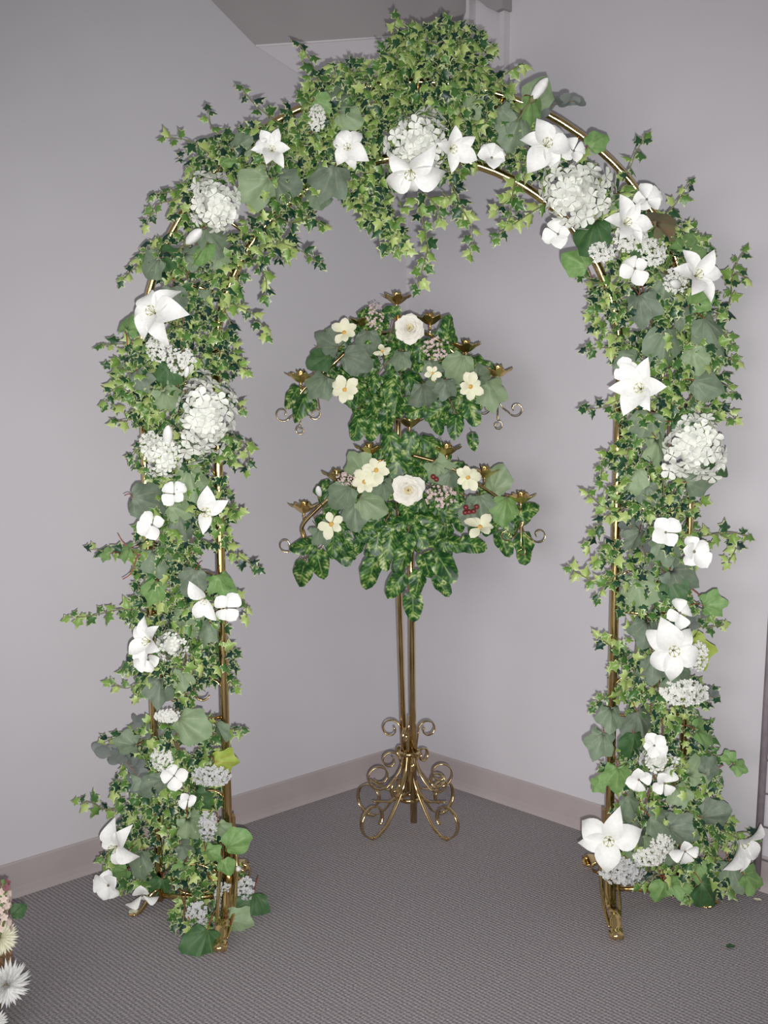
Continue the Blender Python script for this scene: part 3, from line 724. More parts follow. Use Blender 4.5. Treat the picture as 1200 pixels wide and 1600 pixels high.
RB = [(808,195,56,'b_grey',200), (835,165,46,'b_green',150), (930,222,36,'b_green',60), (925,362,60,'b_dark',190), (966,322,62,'b_sage',180), (1036,345,60,'b_brown',60), (1082,382,64,'b_green',40), (905,410,46,'b_green',300),
      (880,235,0,'b_grey',0), (1000,480,60,'b_slate',170), (1040,535,64,'b_grey',180), (1112,515,66,'b_grey',150), (1065,492,44,'b_slate',120), (985,560,40,'b_grey',250), (1000,400,40,'b_dark',170),
      (1010,665,60,'b_grey',200), (1065,655,50,'b_dark',80), (1030,700,50,'b_sage',160), (1100,600,50,'b_grey',110), (990,745,46,'b_sage',200), (1120,725,40,'b_dark',110), (1090,750,58,'b_grey',80), (1012,770,40,'b_slate',170),
      (1038,858,52,'b_grey',170), (995,840,40,'b_slate',220), (998,922,66,'b_sage',170), (1065,900,64,'b_slate',120), (1050,915,50,'b_dark',150), (1113,945,44,'b_green',80), (1085,1020,60,'b_lime',150), (1062,1062,58,'b_grey',170),
      (1010,985,56,'b_slate',200), (1020,1040,56,'b_slate',180), (1003,1132,68,'b_slate',160), (955,1120,48,'b_grey',190), (938,1160,50,'b_grey',200), (965,1215,56,'b_green',180), (1100,1142,50,'b_green',90), (1090,1205,50,'b_sage',60),
      (1110,1200,40,'b_slate',40), (1060,1240,44,'b_sage',160), (1030,1285,56,'b_grey',120), (1000,1300,60,'b_slate',150), (995,1322,56,'b_sage',200), (1065,1340,56,'b_grey',170), (1035,1390,38,'b_green',200), (1060,1385,40,'b_green',110),
      (1148,1365,62,'b_grey',160), (1175,1372,52,'b_green',110), (1105,1392,60,'b_dark',140), (1110,1275,50,'b_slate',70), (1140,1185,26,'b_green',330), (1155,1198,30,'b_green',120), (975,1275,36,'b_grey',160), (935,1225,30,'b_green',220),
      (985,1255,40,'b_grey',160), (1090,1360,40,'b_green',170), (1060,1300,60,'b_slate',100), (990,1160,44,'b_dark',180), (1040,440,40,'b_grey',190), (1090,470,40,'b_green',60), (1085,560,44,'b_sage',160)]
for g, L in ((gL, LB), (gT, TB), (gR, RB)):
    for (u, v, s, kd, an) in L:
        if s: broad(g, u, v, s, kd, an, dy=-.085 - R.uniform(0, .04), tiltx=R.uniform(-.7, .7), tilty=R.uniform(-.2, .8))
broad(gR, 838, 150, 50, 'b_sage', 30, -.08)
broad(gL, 366, 1318, 46, 'b_green', 60, -.14)
broad(gL, 352, 1352, 30, 'b_green', 160, -.16)
broad(gL, 345, 1295, 34, 'b_sage', 150, -.13)
eucalyptus(gR, [(898,158),(875,160),(850,172),(820,185)], 17)
eucalyptus(gL, [(163,1176),(188,1185),(208,1203),(225,1230)], 22, -.09)
eucalyptus(gR, [(1100,960),(1085,975),(1060,990)], 16)
eucalyptus(gR, [(985,820),(1000,850),(1020,890),(1030,940)], 20)
eucalyptus(gL, [(215,1130),(235,1140),(260,1150)], 16)
eucalyptus(gR, [(1115,1090),(1095,1085),(1070,1090)], 16)
for p, g in (([(185,835),(195,850),(225,875)], gL), ([(192,905),(205,895),(215,870),(230,860)], gL), ([(1130,1195),(1115,1205),(1095,1210)], gR), ([(1105,940),(1080,920),(1060,910)], gR)):
    MB().tube(spline([A(u, v, -.06) for u, v in p], 6), .0016, 5).obj('twig', M['redstem'], g.root)
for g in (gL, gT, gR): g.finish()

# ---------------------------------------------------------------- flowers on the arch
FY = -.142
def sz(px): return px*PX*.97
def fl(u, v, d=0.0): return A(u, v, FY + d)
GLY, GHY, GLC, GSB, GBD = 'white lilies on the arch', 'white hydrangea heads on the arch', 'fine white blossoms on the arch', 'small white blossoms on the arch', 'lily buds on the arch'
# lilies: pixel, radius, facing, roll
for (u, v, r, n, roll, nar, drop, lab) in [
    (243, 490, 52, (-.35, -1, .25), .5, False, (), 'wide open white lily on the upper left leg beside a slate leaf'),
    (852, 228, 50, (.1, -1, .1), .3, False, (), 'white lily above the big round hydrangea on the right shoulder'),
    (642, 266, 54, (-.1, -.8, -.65), .1, False, (0,), 'white lily drooping at the bottom of the centre cluster under the crown'),
    (1052, 1016, 56, (-.15, -1, .12), .15, False, (), 'large open white lily halfway down the right leg'),
    (952, 1312, 54, (-.25, -1, .2), .9, False, (3,), 'white lily beside the brass foot of the right leg'),
    (1153, 1312, 52, (.55, -.8, -.15), 0.0, True, (1, 5), 'white lily at the far right end of the base greenery'),
    (1002, 608, 50, (-.45, -.9, .1), .7, True, (), 'white lily opening leftward over the right leg\'s inner tube'),
    (320, 800, 48, (.25, -1, .05), -.25, True, (1, 2, 4), 'narrow white lily in profile below the tall hydrangea on the left leg'),
    (236, 1002, 44, (-.6, -.9, .2), .2, True, (), 'white lily beside a ruffled blossom on the lower left leg'),
    (183, 1322, 46, (-.4, -1, -.05), .25, False, (2,), 'white lily at the left edge of the left base greenery'),
    (425, 236, 34, (.1, -1, .1), .6, True, (), 'half hidden white lily near the tube on the left shoulder'),
    (544, 232, 36, (-.1, -1, 0), .2, False, (), 'bluish white lily sunk in the ivy left of the centre cluster'),
    (704, 232, 40, (.35, -1, -.3), .2, True, (2,), 'slim petalled white lily on the right side of the centre cluster'),
    (1085, 432, 46, (.35, -1, .2), .5, True, (), 'white lily on the outer edge of the right shoulder'),
    (320, 935, 36, (-.1, -1, -.3), .4, True, (1, 4, 5), 'partly folded white lily inside the left leg beside a round petalled bloom'),
    (975, 350, 42, (.3, -1, .1), .4, True, (), 'white lily right of the big hydrangea on the right shoulder')]:
    lily(fl(u, v), n, sz(r), roll, lab, GLY, nar, drop)
for (u, v, r, n, roll, k, lab) in [
    (872, 366, 24, (-.2, -1, .05), .2, 4, 'four petalled white blossom hanging below the big hydrangea'),
    (768, 247, 24, (.1, -1, .3), .5, 5, 'white blossom right of the centre cluster over the inner tube'),
    (992, 420, 26, (-.2, -1, .2), .4, 4, 'white blossom on the inner side of the right shoulder'),
    (1084, 862, 30, (.2, -1, .1), .1, 5, 'rounded white blossom on the outer side of the right leg'),
    (1040, 832, 25, (-.1, -1, .2), .6, 4, 'white blossom with a dark dot left of a rounded bloom'),
    (1062, 958, 25, (.1, -1, .5), .2, 4, 'cupped white blossom just above the large lily on the right leg'),
    (354, 950, 26, (.2, -1, .1), .8, 4, 'white dotted blossom against the inner tube of the left leg'),
    (170, 1383, 27, (-.3, -1, .1), .3, 5, 'white blossom lowest at the left edge of the left base'),
    (222, 1398, 28, (.1, -.7, -.6), .1, 4, 'white blossom drooping over the left base bar'),
    (238, 820, 24, (-.2, -1, .2), .4, 4, 'white blossom at the outer tube midway down the left leg'),
    (272, 772, 22, (.1, -1, .2), .9, 4, 'white blossom perched on a sage leaf on the left leg'),
    (998, 1218, 25, (-.2, -1, .1), .2, 4, 'white blossom with a dark dot near the bottom of the right leg'),
    (1038, 1224, 25, (.1, -1, .25), .7, 4, 'right hand one of two white blossoms low on the right leg'),
    (1022, 1165, 22, (0, -1, .3), .3, 5, 'white blossom above a cluster low on the right leg'),
    (272, 1212, 22, (.2, -1, .1), .1, 4, 'slender white blossom low inside the left leg'),
    (294, 1250, 16, (.1, -1, .1), .5, 4, 'tiny white blossom in the thick ivy of the left base'),
    (896, 236, 22, (.3, -1, .1), .3, 4, 'small white blossom just right of the shoulder lily'),
    (1070, 1330, 24, (.2, -1, -.2), .3, 4, 'pale folded blossom in the middle of the right base'),
    (232, 1030, 26, (-.2, -1, -.3), .5, 4, 'white blossom under the lower left lily'),
    (355, 330, 18, (.1, -1, .2), .5, 4, 'small white blossom at the right edge of the left shoulder hydrangea'),
    (978, 580, 22, (-.2, -1, .2), .4, 4, 'white blossom just above the leftward lily on the right leg'),
    (1010, 312, 24, (.3, -1, .3), .2, 5, 'white blossom near the outer tube of the right shoulder')]:
    petals_flower('blossom', fl(u, v, .012), n, sz(r), roll, lab, GSB, k, DP, DOT)
for (u, v, r, n, sx, sy, nf, roll, lab) in [
    (336, 316, 42, (-.1, -1, .15), .72, 1.05, 44, .45, 'white hydrangea head leaning on the left shoulder of the arch'),
    (322, 652, 48, (0, -1, .1), .82, 1.22, 60, -.1, 'tall white hydrangea head beside the inner tube of the left leg'),
    (901, 303, 50, (0, -1, .1), 1.0, .92, 60, 0, 'big round white hydrangea head on the right shoulder'),
    (1085, 700, 48, (.15, -1, .1), .88, 1.0, 56, .2, 'bright white hydrangea head on the outer side of the right leg'),
    (655, 222, 44, (0, -1, .15), .95, .95, 50, 0, 'white hydrangea head at the middle of the centre cluster'),
    (268, 1008, 25, (.1, -1, .1), .95, .9, 28, 0, 'small ruffled white hydrangea beside the lower left lily'),
    (255, 712, 32, (-.1, -1, .1), .85, 1.1, 40, .2, 'small white hydrangea by the outer tube of the left leg'),
    (1028, 1190, 24, (0, -1, .1), 1.1, .7, 26, 0, 'small flat white hydrangea low on the right leg')]:
    hydrangea(fl(u, v, .02), n, sz(r), lab, GHY, sx, sy, nf, roll)
for (u, v, r, n, m, sx, sy, lab) in [
    (284, 565, 22, (0, -1, .1), 'fluff', 1, .9, 'ruffled white lace blossom below the upper left lily'),
    (248, 545, 20, (0, -1, .1), 'fluff', 1, 1, 'loose white lace blossom close under the upper left lily'),
    (940, 395, 20, (-.1, -1, .2), 'fluff', 1, .8, 'white lace blossom against the inner tube of the right shoulder'),
    (985, 372, 26, (0, -1, 0), 'fluff', 1, .8, 'white lace blossom below the lily right of the big hydrangea'),
    (1068, 1082, 34, (.1, -1, .1), 'fluff', 1.2, .55, 'flat white lace blossom below the large lily on the right leg'),
    (972, 1360, 34, (0, -1, -.1), 'greyfluff', 1.1, .6, 'greyish lace blossom beside the brass foot of the right leg'),
    (1035, 1318, 20, (0, -1, .1), 'fluff', 1, .8, 'upper of two lace blossoms in the middle of the right base'),
    (1015, 1338, 24, (0, -1, 0), 'fluff', 1.1, .6, 'lower of two lace blossoms in the middle of the right base'),
    (384, 1388, 18, (.2, -1, .1), 'greyfluff', .8, 1.1, 'greyish lace blossom right of the left brass foot'),
    (330, 1212, 26, (0, -1, .1), 'greyfluff', 1.2, .6, 'greyish lace blossom below the lime leaf on the left leg'),
    (308, 1430, 24, (0, -1, 0), 'greyfluff', .7, 1, 'greyish lace blossom drooping at the bottom of the left leg'),
    (325, 1290, 20, (0, -1, .1), 'greyfluff', .7, 1.2, 'pale lace blossom in the ivy above the left base'),
    (254, 1185, 20, (0, -1, .1), 'fluff', .9, 1, 'white lace blossom near the eucalyptus on the left leg'),
    (495, 185, 18, (0, -1, .1), 'fluff', .7, 1.1, 'white lace blossom at the left end of the ivy crown'),
    (1090, 1025, 22, (.2, -1, .1), 'fluff', .7, 1.1, 'white lace blossom at the right of the large right leg lily'),
    (262, 1118, 20, (0, -1, .1), 'fluff', 1, .5, 'white lace blossom above the big sage leaf on the left leg'),
    (1020, 395, 22, (0, -1, .1), 'fluff', .9, 1, 'white lace blossom beneath the russet leaf'),
    (350, 1400, 18, (0, -1, 0), 'greyfluff', .8, 1.3, 'greyish lace blossom in front of the left inner tube near the floor'),
    (235, 690, 18, (-.2, -1, .1), 'fluff', 1, .9, 'white lace blossom above the small hydrangea on the left leg'),
    (1055, 440, 20, (0, -1, .1), 'fluff', 1, 1, 'white lace blossom left of the outer right shoulder lily')]:
    fluffy(fl(u, v, .02), n, sz(r), lab, GLC, m, sx, sy)
for (u, v, r, tip, lab) in [
    (290, 382, 40, (.8, -.6, .55), 'long white lily bud on the left shoulder below the hydrangea'),
    (262, 698, 38, (.15, -.5, 1), 'upright white lily bud on the left leg over a small hydrangea'),
    (398, 228, 24, (.8, -.5, .3), 'small white lily bud near the tube on the left shoulder'),
    (372, 1356, 22, (.2, -1, .3), 'round white bud right of the left leg\'s inner tube'),
    (830, 158, 40, (.6, -.3, .8), 'pale lily bud standing by the outer tube right of the crown'),
    (1062, 447, 34, (-.6, -.8, .1), 'white lily bud pointing inward on the right shoulder'),
    (290, 590, 22, (.3, -.6, .8), 'pale lily bud between upper lace blossoms on the left leg')]:
    bud(fl(u, v), tip, sz(r), lab, GBD)

# ---------------------------------------------------------------- the candelabrum
CB = ground(640, 1292); YC = CB.y; PC = YC / F
def Cc(u, v, dy=0.0): return at(u, v, YC + dy)
cand = thing('candelabrum', CB, 'tall two-tier gold brass candelabrum with scrolled base in the corner', 'candelabrum')
ptop = Cc(622, 490); pz = ptop.z
pa = CB + Vector((-.014, .012, .12)); pb = CB + Vector((.014, -.010, .02))
MB().tube([pa, Cc(624, 940, .012), Cc(622, 700, .012), Vector((ptop.x, YC, pz))], .0100, 14).obj('pole', M['brass2'], cand)
MB().tube([pb, Cc(643, 940, -.01), Cc(640, 695, -.008)], .0115, 14).obj('pole', M['brass2'], cand)
for z in (.10, .26):
    MB().strip(spiral(Vector((CB.x, CB.y, z)), .032, .032, 0, 1.0, UX, Vector((0, 1, 0)), 24), UZ, .014, .004).obj('collar', M['brass2'], cand)
def rz(path, az, w=.013, t=.004, name='scroll', k=None):
    e = Vector((math.cos(az), math.sin(az), 0)); sd = Vector((-e.y, e.x, 0))
    pts = [Vector((CB.x, CB.y, 0)) + e*r + UZ*z for r, z in path]
    return MB().strip(pts, sd, w, t).obj(name, M['brass2'], cand)
def curl2(c, r0, r1, a0, turns, n=30):
    return [(c[0] + math.cos(a0 + turns*2*PI*k/n)*(r0 + (r1-r0)*k/n), c[1] + math.sin(a0 + turns*2*PI*k/n)*(r0 + (r1-r0)*k/n)) for k in range(n+1)]
def sp2(pts, n=6): return [(p.x, p.y) for p in spline([Vector((a, b2, 0)) for a, b2 in pts], n)]
def legset(az):
    # foot scroll: down, out, and round in a loop that stands on the floor
    p = sp2([(.014, .235), (.022, .17), (.055, .105), (.105, .035), (.14, .012)]) + curl2((.165, .068), .063, .034, -PI/2 - .35, .92)
    o = rz(p, az, name='foot_scroll')
    p = sp2([(.014, .20), (.04, .135), (.085, .112), (.13, .122), (.165, .131)]); rz(p, az, name='brace')
    e = Vector((math.cos(az), math.sin(az), 0))
    MB().ball(CB + e*.172 + UZ*.008, .0078, 10, 6).obj('ball_foot', M['brass2'], cand)
for az in (-PI/2 - .82, -PI/2 + .78, PI/2 + .95, PI/2 - .80): legset(az)
for az, s in ((PI + .25, 1.0), (.05, 1.0), (PI*1.35, .8), (-.5, .8)):
    p = sp2([(.016, .27), (.035, .20), (.075, .15), (.10, .14)]) + curl2((.105, .14 + .045*s), .045*s, .018, -PI/2, 1.15); rz(p, az, .011)
    o = CB + Vector((math.cos(az), math.sin(az), 0))*(.105 + .045*s) + UZ*(.14 + .02); 
for az, s in ((PI - .3, 1.0), (.3, .9), (-PI/2 - .3, .8), (PI/2, 1.0)):
    p = sp2([(.014, .16), (.02, .25), (.03, .335)]) + curl2((.03 + .037*s, .335), .037*s, .014, PI, -1.1); rz(p, az, .011)
    p = sp2([(.014, .12), (.022, .19), (.034, .235)]) + curl2((.034 + .033*s, .235), .033*s, .012, PI, -1.15); rz(p, az + .45, .011)

def cup_meshes():
    n = 40
    def fn(r, z, a):
        if r < .3: return r, z
        k = (r-.3)/.7; return r*(1 + .16*k*math.cos(7*a)), z + .11*k*math.cos(7*a)
    dish = MB().lathe([(.02, -.10), (.12, -.09), (.32, .0), (.60, .22), (.82, .40), (1.0, .46), (1.0, .49), (.82, .43), (.60, .25), (.32, .04), (.02, .02)], n, fn).mesh('drip_dish', M['cup'])
    def f2(r, z, a): return r, z + (.16*abs(math.cos(3*a)) if z > .4 else 0)
    sock = MB().lathe([(.10, 0), (.24, .08), (.29, .3), (.24, .52), (.32, .66), (.28, .63), (.20, .5), (.23, .3), (.02, .15)], 24, f2).mesh('candle_socket', M['cup'])
    neck = MB().lathe([(.06, -.75), (.075, -.6), (.06, -.45), (.11, -.36), (.11, -.32), (.06, -.28), (.10, -.18), (.10, -.13), (.05, -.08), (.14, -.02), (.02, 0)], 16).mesh('cup_stem', M['brass2'])
    return dish, sock, neck
DISH, SOCK, NECK = cup_meshes()
def cup(u, v, dy, tilt=0.0):
    W = T(Cc(u, v + 6, dy)) @ Matrix.Rotation(tilt, 4, 'Y') @ Matrix.Rotation(R.uniform(0, 1), 4, 'Z') @ Matrix.Diagonal((.046, .046, .046, 1))
    o = link('candle_cup', DISH, W, cand); link('candle_socket', SOCK, W, o); link('cup_stem', NECK, W, o)
for tier in (0, 1):
    cups = [(470,590,-.06), (517,548,-.05), (570,505,-.05), (620,468,0), (672,500,-.06), (728,543,-.07), (778,582,-.06)] if tier == 0 else \
           [(475,794,-.07), (526,744,-.08), (577,703,-.08), (640,660,-.07), (698,704,-.09), (757,739,-.09), (814,779,-.09)]
    for i, (u, v, dy) in enumerate(cups): cup(u, v, dy)
    for sd in ((0, 1, 2, 3), (6, 5, 4, 3)):
        pts = [Cc(cups[i][0], cups[i][1] + (24 if i != 3 else 50), cups[i][2]) for i in sd]
        e = pts[0]; pts = [e - UZ*.055] + pts
        MB().tube(spline(pts, 8), .0055, 8).obj('arm', M['brass2'], cand)
        d = -1 if sd[0] == 0 else 1
        b0 = e - UZ*.05
        # three small scrolls at the end of each arm
        q = [b0 + UZ*.03, b0 + Vector((d*.012, 0, -.01)), b0 + Vector((d*.035, -.01, -.03))]
        q = spline(q, 5) + spiral(b0 + Vector((d*.058, -.012, -.018)), .026, .010, math.atan2(-.012, -.023), 1.0, UX*d, UZ, 24)
        MB().strip(q, (0, 1, 0), .010, .003).obj('end_scroll', M['brass2'], cand)
        q = [b0 + UZ*.03, b0 + Vector((-d*.015, -.01, -.012)), b0 + Vector((-d*.032, -.012, -.028))]
        q = spline(q, 5) + spiral(b0 + Vector((-d*.048, -.012, -.016)), .020, .008, math.atan2(-.012, -.016), 1.0, UX*-d, UZ, 24)
        MB().strip(q, (0, 1, 0), .010, .003).obj('end_scroll', M['brass2'], cand)
        q = [b0 + UZ*.03, b0 - UZ*.03 + Vector((0, -.01, 0)), b0 - UZ*.055 + Vector((0, -.012, 0))]
        q = spline(q, 5) + spiral(b0 - UZ*.071 + Vector((0, -.012, 0)), .016, .006, PI/2, -1.1*d, UX, UZ, 22)
        MB().strip(q, (0, 1, 0), .010, .003).obj('end_scroll', M['brass2'], cand)

# sprays of pothos and ivy leaves fixed on the two tiers
def spray(label, org, blobs, droop, greys, dens, twigs):
    s = thing('leaf_spray', org, label, 'leaf spray'); leaves = []
    for (cx, cy, rx, ry) in blobs:
        for _ in range(int(PI*rx*ry/420*dens)):
            a = R.uniform(0, 2*PI); q = R.random()**.55
            leaves.append((cx + rx*q*math.cos(a), cy + ry*q*math.sin(a), R.uniform(24, 36), R.gauss(180, 55), R.uniform(-.10, .05)))
    leaves += [(u, v, z, an, -.10) for (u, v, z, an) in droop]
    for (u, v, z, an, dy) in leaves:
        a = math.radians(an); tip = Vector((math.sin(a), R.uniform(-.35, .0), math.cos(a))); n = Vector((R.uniform(-.45, .45), -1, R.uniform(-.2, .7)))
        size = z*PC*1.1; W0 = frame(n, tip); P = Cc(u, v, dy); base = P - (W0 @ Vector((0, .5, 0)))*size
        o = link('pothos_leaf', R.choice(POTHOS), T(base) @ W0 @ Matrix.Diagonal((size, size, size, 1)), s)
        root = base + (W0 @ Vector((0, .1, 0)))*size; en = root + Vector((-math.sin(a)*.015, .05, .008))
        MB().tube(spline([root, root.lerp(en, .5), en], 3), .0011, 4).obj('leaf_stalk', M['stem'], o)
    for (u, v, z, kd, an) in greys:
        if not z: continue
        a = math.radians(an); tip = Vector((math.sin(a), R.uniform(-.2, .0), math.cos(a))); n = Vector((R.uniform(-.4, .4), -1, R.uniform(-.1, .6)))
        size = z*PC*1.05; W0 = frame(n, tip); P = Cc(u, v, -.11); base = P - (W0 @ Vector((0, .5, 0)))*size
        o = link('broad_leaf', R.choice(BROAD[kd]), T(base) @ W0 @ Matrix.Diagonal((size, size, size, 1)), s)
        root = base + (W0 @ Vector((0, .18, 0)))*size
        MB().tube([root, root + Vector((0, .03, .01)), root + Vector((0, .08, -.01))], .0013, 5).obj('leaf_stalk', M['redstem'], o)
    for tw in twigs:
        MB().tube(spline([Cc(u, v, -.05) for u, v in tw], 5), .002, 5).obj('twig', M['twig'], s)
    return s
spray('spray of marbled green leaves on the upper candelabrum tier', Cc(622, 560), [(560,545,55,42), (620,585,62,52), (690,560,50,38), (735,600,34,36), (485,620,28,16), (595,640,45,28), (705,640,42,22), (540,590,40,32), (590,500,20,12), (640,545,35,30)],
      [(558,662,36,190), (582,668,32,200), (605,655,34,175), (690,640,36,230), (712,660,32,185), (735,640,36,160), (738,686,22,175), (575,490,28,280), (607,488,26,80), (700,518,34,15), (470,630,38,215), (655,640,30,250), (620,625,34,185), (612,600,34,190), (560,610,32,180)],
      [(515,535,46,'b_slate',300), (552,560,44,'b_slate',110), (505,560,36,'b_dark',240), (500,600,46,'b_grey',215), (575,530,36,'b_slate',180), (718,570,46,'b_sage',200), (765,610,50,'b_sage',170), (640,605,0,'b_grey',0),
       (665,615,46,'b_slate',160), (695,605,36,'b_slate',190), (676,572,30,'b_grey',170), (625,560,34,'b_grey',190), (755,585,34,'b_grey',60)], 1.15,
      [[(478,600),(500,572),(520,568),(560,560)], [(500,640),(498,610),(515,590)], [(622,480),(610,520),(600,560)], [(740,600),(700,570),(640,540)], [(560,640),(580,600),(610,560)], [(720,670),(700,620),(660,570)]])
spray('spray of marbled green leaves on the lower candelabrum tier', Cc(640, 770), [(570,775,50,40), (650,800,75,52), (715,770,48,35), (770,805,42,24), (520,835,40,28), (585,840,62,30), (650,850,45,36), (650,715,48,34), (520,765,30,26), (600,730,40,26), (810,820,16,22)],
      [(472,893,40,200), (498,876,40,165), (520,845,34,185), (582,890,42,185), (602,868,32,175), (622,908,38,215), (645,942,40,180), (655,905,36,190), (692,880,46,150), (688,912,32,150), (735,850,36,100), (712,848,34,90), (785,845,36,160), (820,850,42,170), (818,800,34,60), (632,870,38,190), (665,880,36,170), (480,852,36,260), (610,842,40,190), (640,690,36,200), (610,692,40,170), (670,690,34,120), (620,715,44,180), (590,845,32,190)],
      [(560,728,46,'b_sage',320), (537,772,44,'b_grey',220), (575,785,44,'b_sage',120), (555,800,40,'b_grey',180), (600,762,34,'b_grey',170), (685,735,44,'b_sage',150), (702,748,38,'b_grey',190), (775,755,42,'b_sage',20), (750,790,46,'b_grey',170), (790,790,42,'b_green',190), (735,800,34,'b_slate',200), (505,835,40,'b_grey',150)], 1.15,
      [[(490,810),(520,780),(560,760),(620,750)], [(800,820),(760,790),(700,765),(650,755)], [(640,930),(632,880),(640,820)], [(582,880),(590,840),(610,800)], [(470,880),(500,850),(540,810)]])

# flowers of the candelabrum
CYF = -.165
def cz(px): return px*PC*.97
def rose(u, v, r, n, label):
    P = Cc(u, v, CYF); W = mats_flower(P, n, cz(r)); t = thing('rose', P, label, 'rose', 'white roses on the candelabrum')
    for ring, (k, op, L, zz, mm) in enumerate(((6, .15, .95, -.32, 'rose'), (6, .48, .86, -.22, 'rose'), (5, .78, .76, -.12, 'rose'), (5, 1.02, .64, -.04, 'rose'), (4, 1.22, .52, .02, 'rosein'), (3, 1.42, .42, .08, 'rosein'))):
        pm = ROSEP[mm]
        for i in range(k):
            Am = Matrix.Rotation(2*PI*i/k + ring*.55, 4, 'Z') @ T((0, .03, zz)) @ Matrix.Rotation(op + R.uniform(-.12, .12), 4, 'X')
            q = L*R.uniform(.88, 1.07); Am = Am @ Matrix.Rotation(R.uniform(-.15, .15), 4, 'Z')
            link('petal', pm, W @ Am @ Matrix.Diagonal((q, q, q, 1)), t)
    link('stem', STEM, W @ T((0, 0, -.2)), t)
ROSEP = {k: petal_mesh('petal', M[k], 1.0, 1.0, .12, .30, cup=-.0, pw=1.2, tipw=.80, nu=9, nv=7, ruffle=.03) for k in ('rose', 'rosein')}
for pm in ROSEP.values():       # cup the petals
    for v in pm.vertices: v.co.z += .42*v.co.x*v.co.x + (.16*(v.co.y)**2)
rose(640, 513, 27, (0, -1, .05), 'round ivory rose near the top of the candelabrum')
rose(638, 766, 29, (0, -1, .08), 'round ivory rose at the centre of the lower candelabrum tier')
for (u, v, r, n, roll, k, lab) in [
    (539, 609, 23, (-.1, -1, .15), .2, 7, 'cream blossom with orange centre at the left of the upper tier'),
    (735, 604, 22, (.1, -1, -.2), .5, 7, 'cream blossom with orange centre at the right of the upper tier'),
    (538, 520, 22, (-.1, -1, .45), .1, 6, 'cream blossom with orange centre by the slate leaf high on the upper tier'),
    (588, 735, 24, (.1, -1, .25), .3, 6, 'upper of the two overlapping cream blossoms left of the lower rose'),
    (570, 753, 24, (-.1, -1, .35), .6, 6, 'lower of the two overlapping cream blossoms left of the lower rose'),
    (731, 746, 22, (.1, -1, .1), .2, 7, 'cream blossom with yellow centre right of the lower rose'),
    (518, 819, 24, (-.1, -1, .1), .4, 5, 'five petalled cream blossom at the left of the lower tier'),
    (750, 824, 24, (.1, -.7, .8), .3, 6, 'cream blossom seen edge on at the right of the lower tier'),
    (597, 548, 15, (0, -.8, -.8), .3, 5, 'small half closed cream blossom in the middle of the upper tier'),
    (676, 583, 14, (.1, -1, -.1), .7, 5, 'pale half closed blossom below the pink cluster of the upper tier')]:
    petals_flower('cosmos', Cc(u, v, CYF), n, cz(r), roll, lab, 'cream blossoms on the candelabrum', k, CP, CENTRE)
bud(Cc(500, 776, CYF + .03), (-.1, -.7, .8), cz(24), 'white rosebud at the left of the lower candelabrum tier', None)
for (u, v, r, sx, sy, lab) in [(586, 494, 17, .8, 1.2, 'pink blossom sprig below the topmost candle cup'), (680, 545, 20, 1.1, .9, 'dusty pink blossom cluster right of the upper rose'),
                               (688, 776, 22, 1.1, .8, 'dusty pink blossom cluster right of the lower rose'), (545, 748, 16, 1.2, .7, 'pink blossom cluster left of the overlapping cream blossoms')]:
    fluffy(Cc(u, v, CYF + .02), (0, -1, .2), cz(r), lab, 'pink blossom clusters on the candelabrum', 'pink', sx, sy, 60, 0, 'blossom_cluster')
for lab, pts in (('dark red berry cluster at the right of the lower candelabrum tier', [(728,793), (733,800), (745,792), (740,799), (727,801)]), ('red berry pair right of the lower ivory rose', [(677,745), (682,749)])):
    t = thing('berry_cluster', Cc(*pts[0], CYF), lab, 'berries')
    for (u, v) in pts:
        p = Cc(u, v, CYF); o = MB().ball(p, .0085, 10, 7).obj('berry', M['berry'], t, origin=p)
        MB().tube([p, p + Vector((.004, .03, .004)), p + Vector((.006, .09, -.004))], .001, 4).obj('stalk', M['redstem'], o)

# ---------------------------------------------------------------- wire display rack at the right edge
rk0 = ground(1181, 1392); rk0.z = 0
rk = thing('display_rack', rk0, 'dark metal wire display rack standing at the right wall', 'rack')
top = at(1204, 1000, rk0.y); top = Vector((rk0.x + (top.x - rk0.x)*1.0, rk0.y, top.z)); up = (top - rk0).normalized()
post_dir = (top - rk0)/(top.z)
def rp(z, d): return rk0 + post_dir*z + dr*d
MB().tube([rp(0.01, 0), rp(1.75, 0)], .011, 10).obj('upright', M['rack'], rk)
MB().tube([rp(0.01, .6), rp(1.75, .6)], .011, 10).obj('upright', M['rack'], rk)
for k in range(17):
    z = .10 + k*.1; MB().tube([rp(z, 0), rp(z, .6)], .0028, 6).obj('wire', M['rackwire'], rk)
for k in range(1, 8):
    MB().tube([rp(.1, k*.075), rp(1.75, k*.075)], .0028, 6).obj('wire', M['rackwire'], rk)
nrm = Vector((dr.y, -dr.x, 0));  nrm = nrm if nrm.y < 0 else -nrm
for d in (0, .6):
    MB().tube([rp(.012, d) - nrm*.16, rp(.012, d) + nrm*.05], .011, 8).obj('foot_bar', M['rack'], rk)

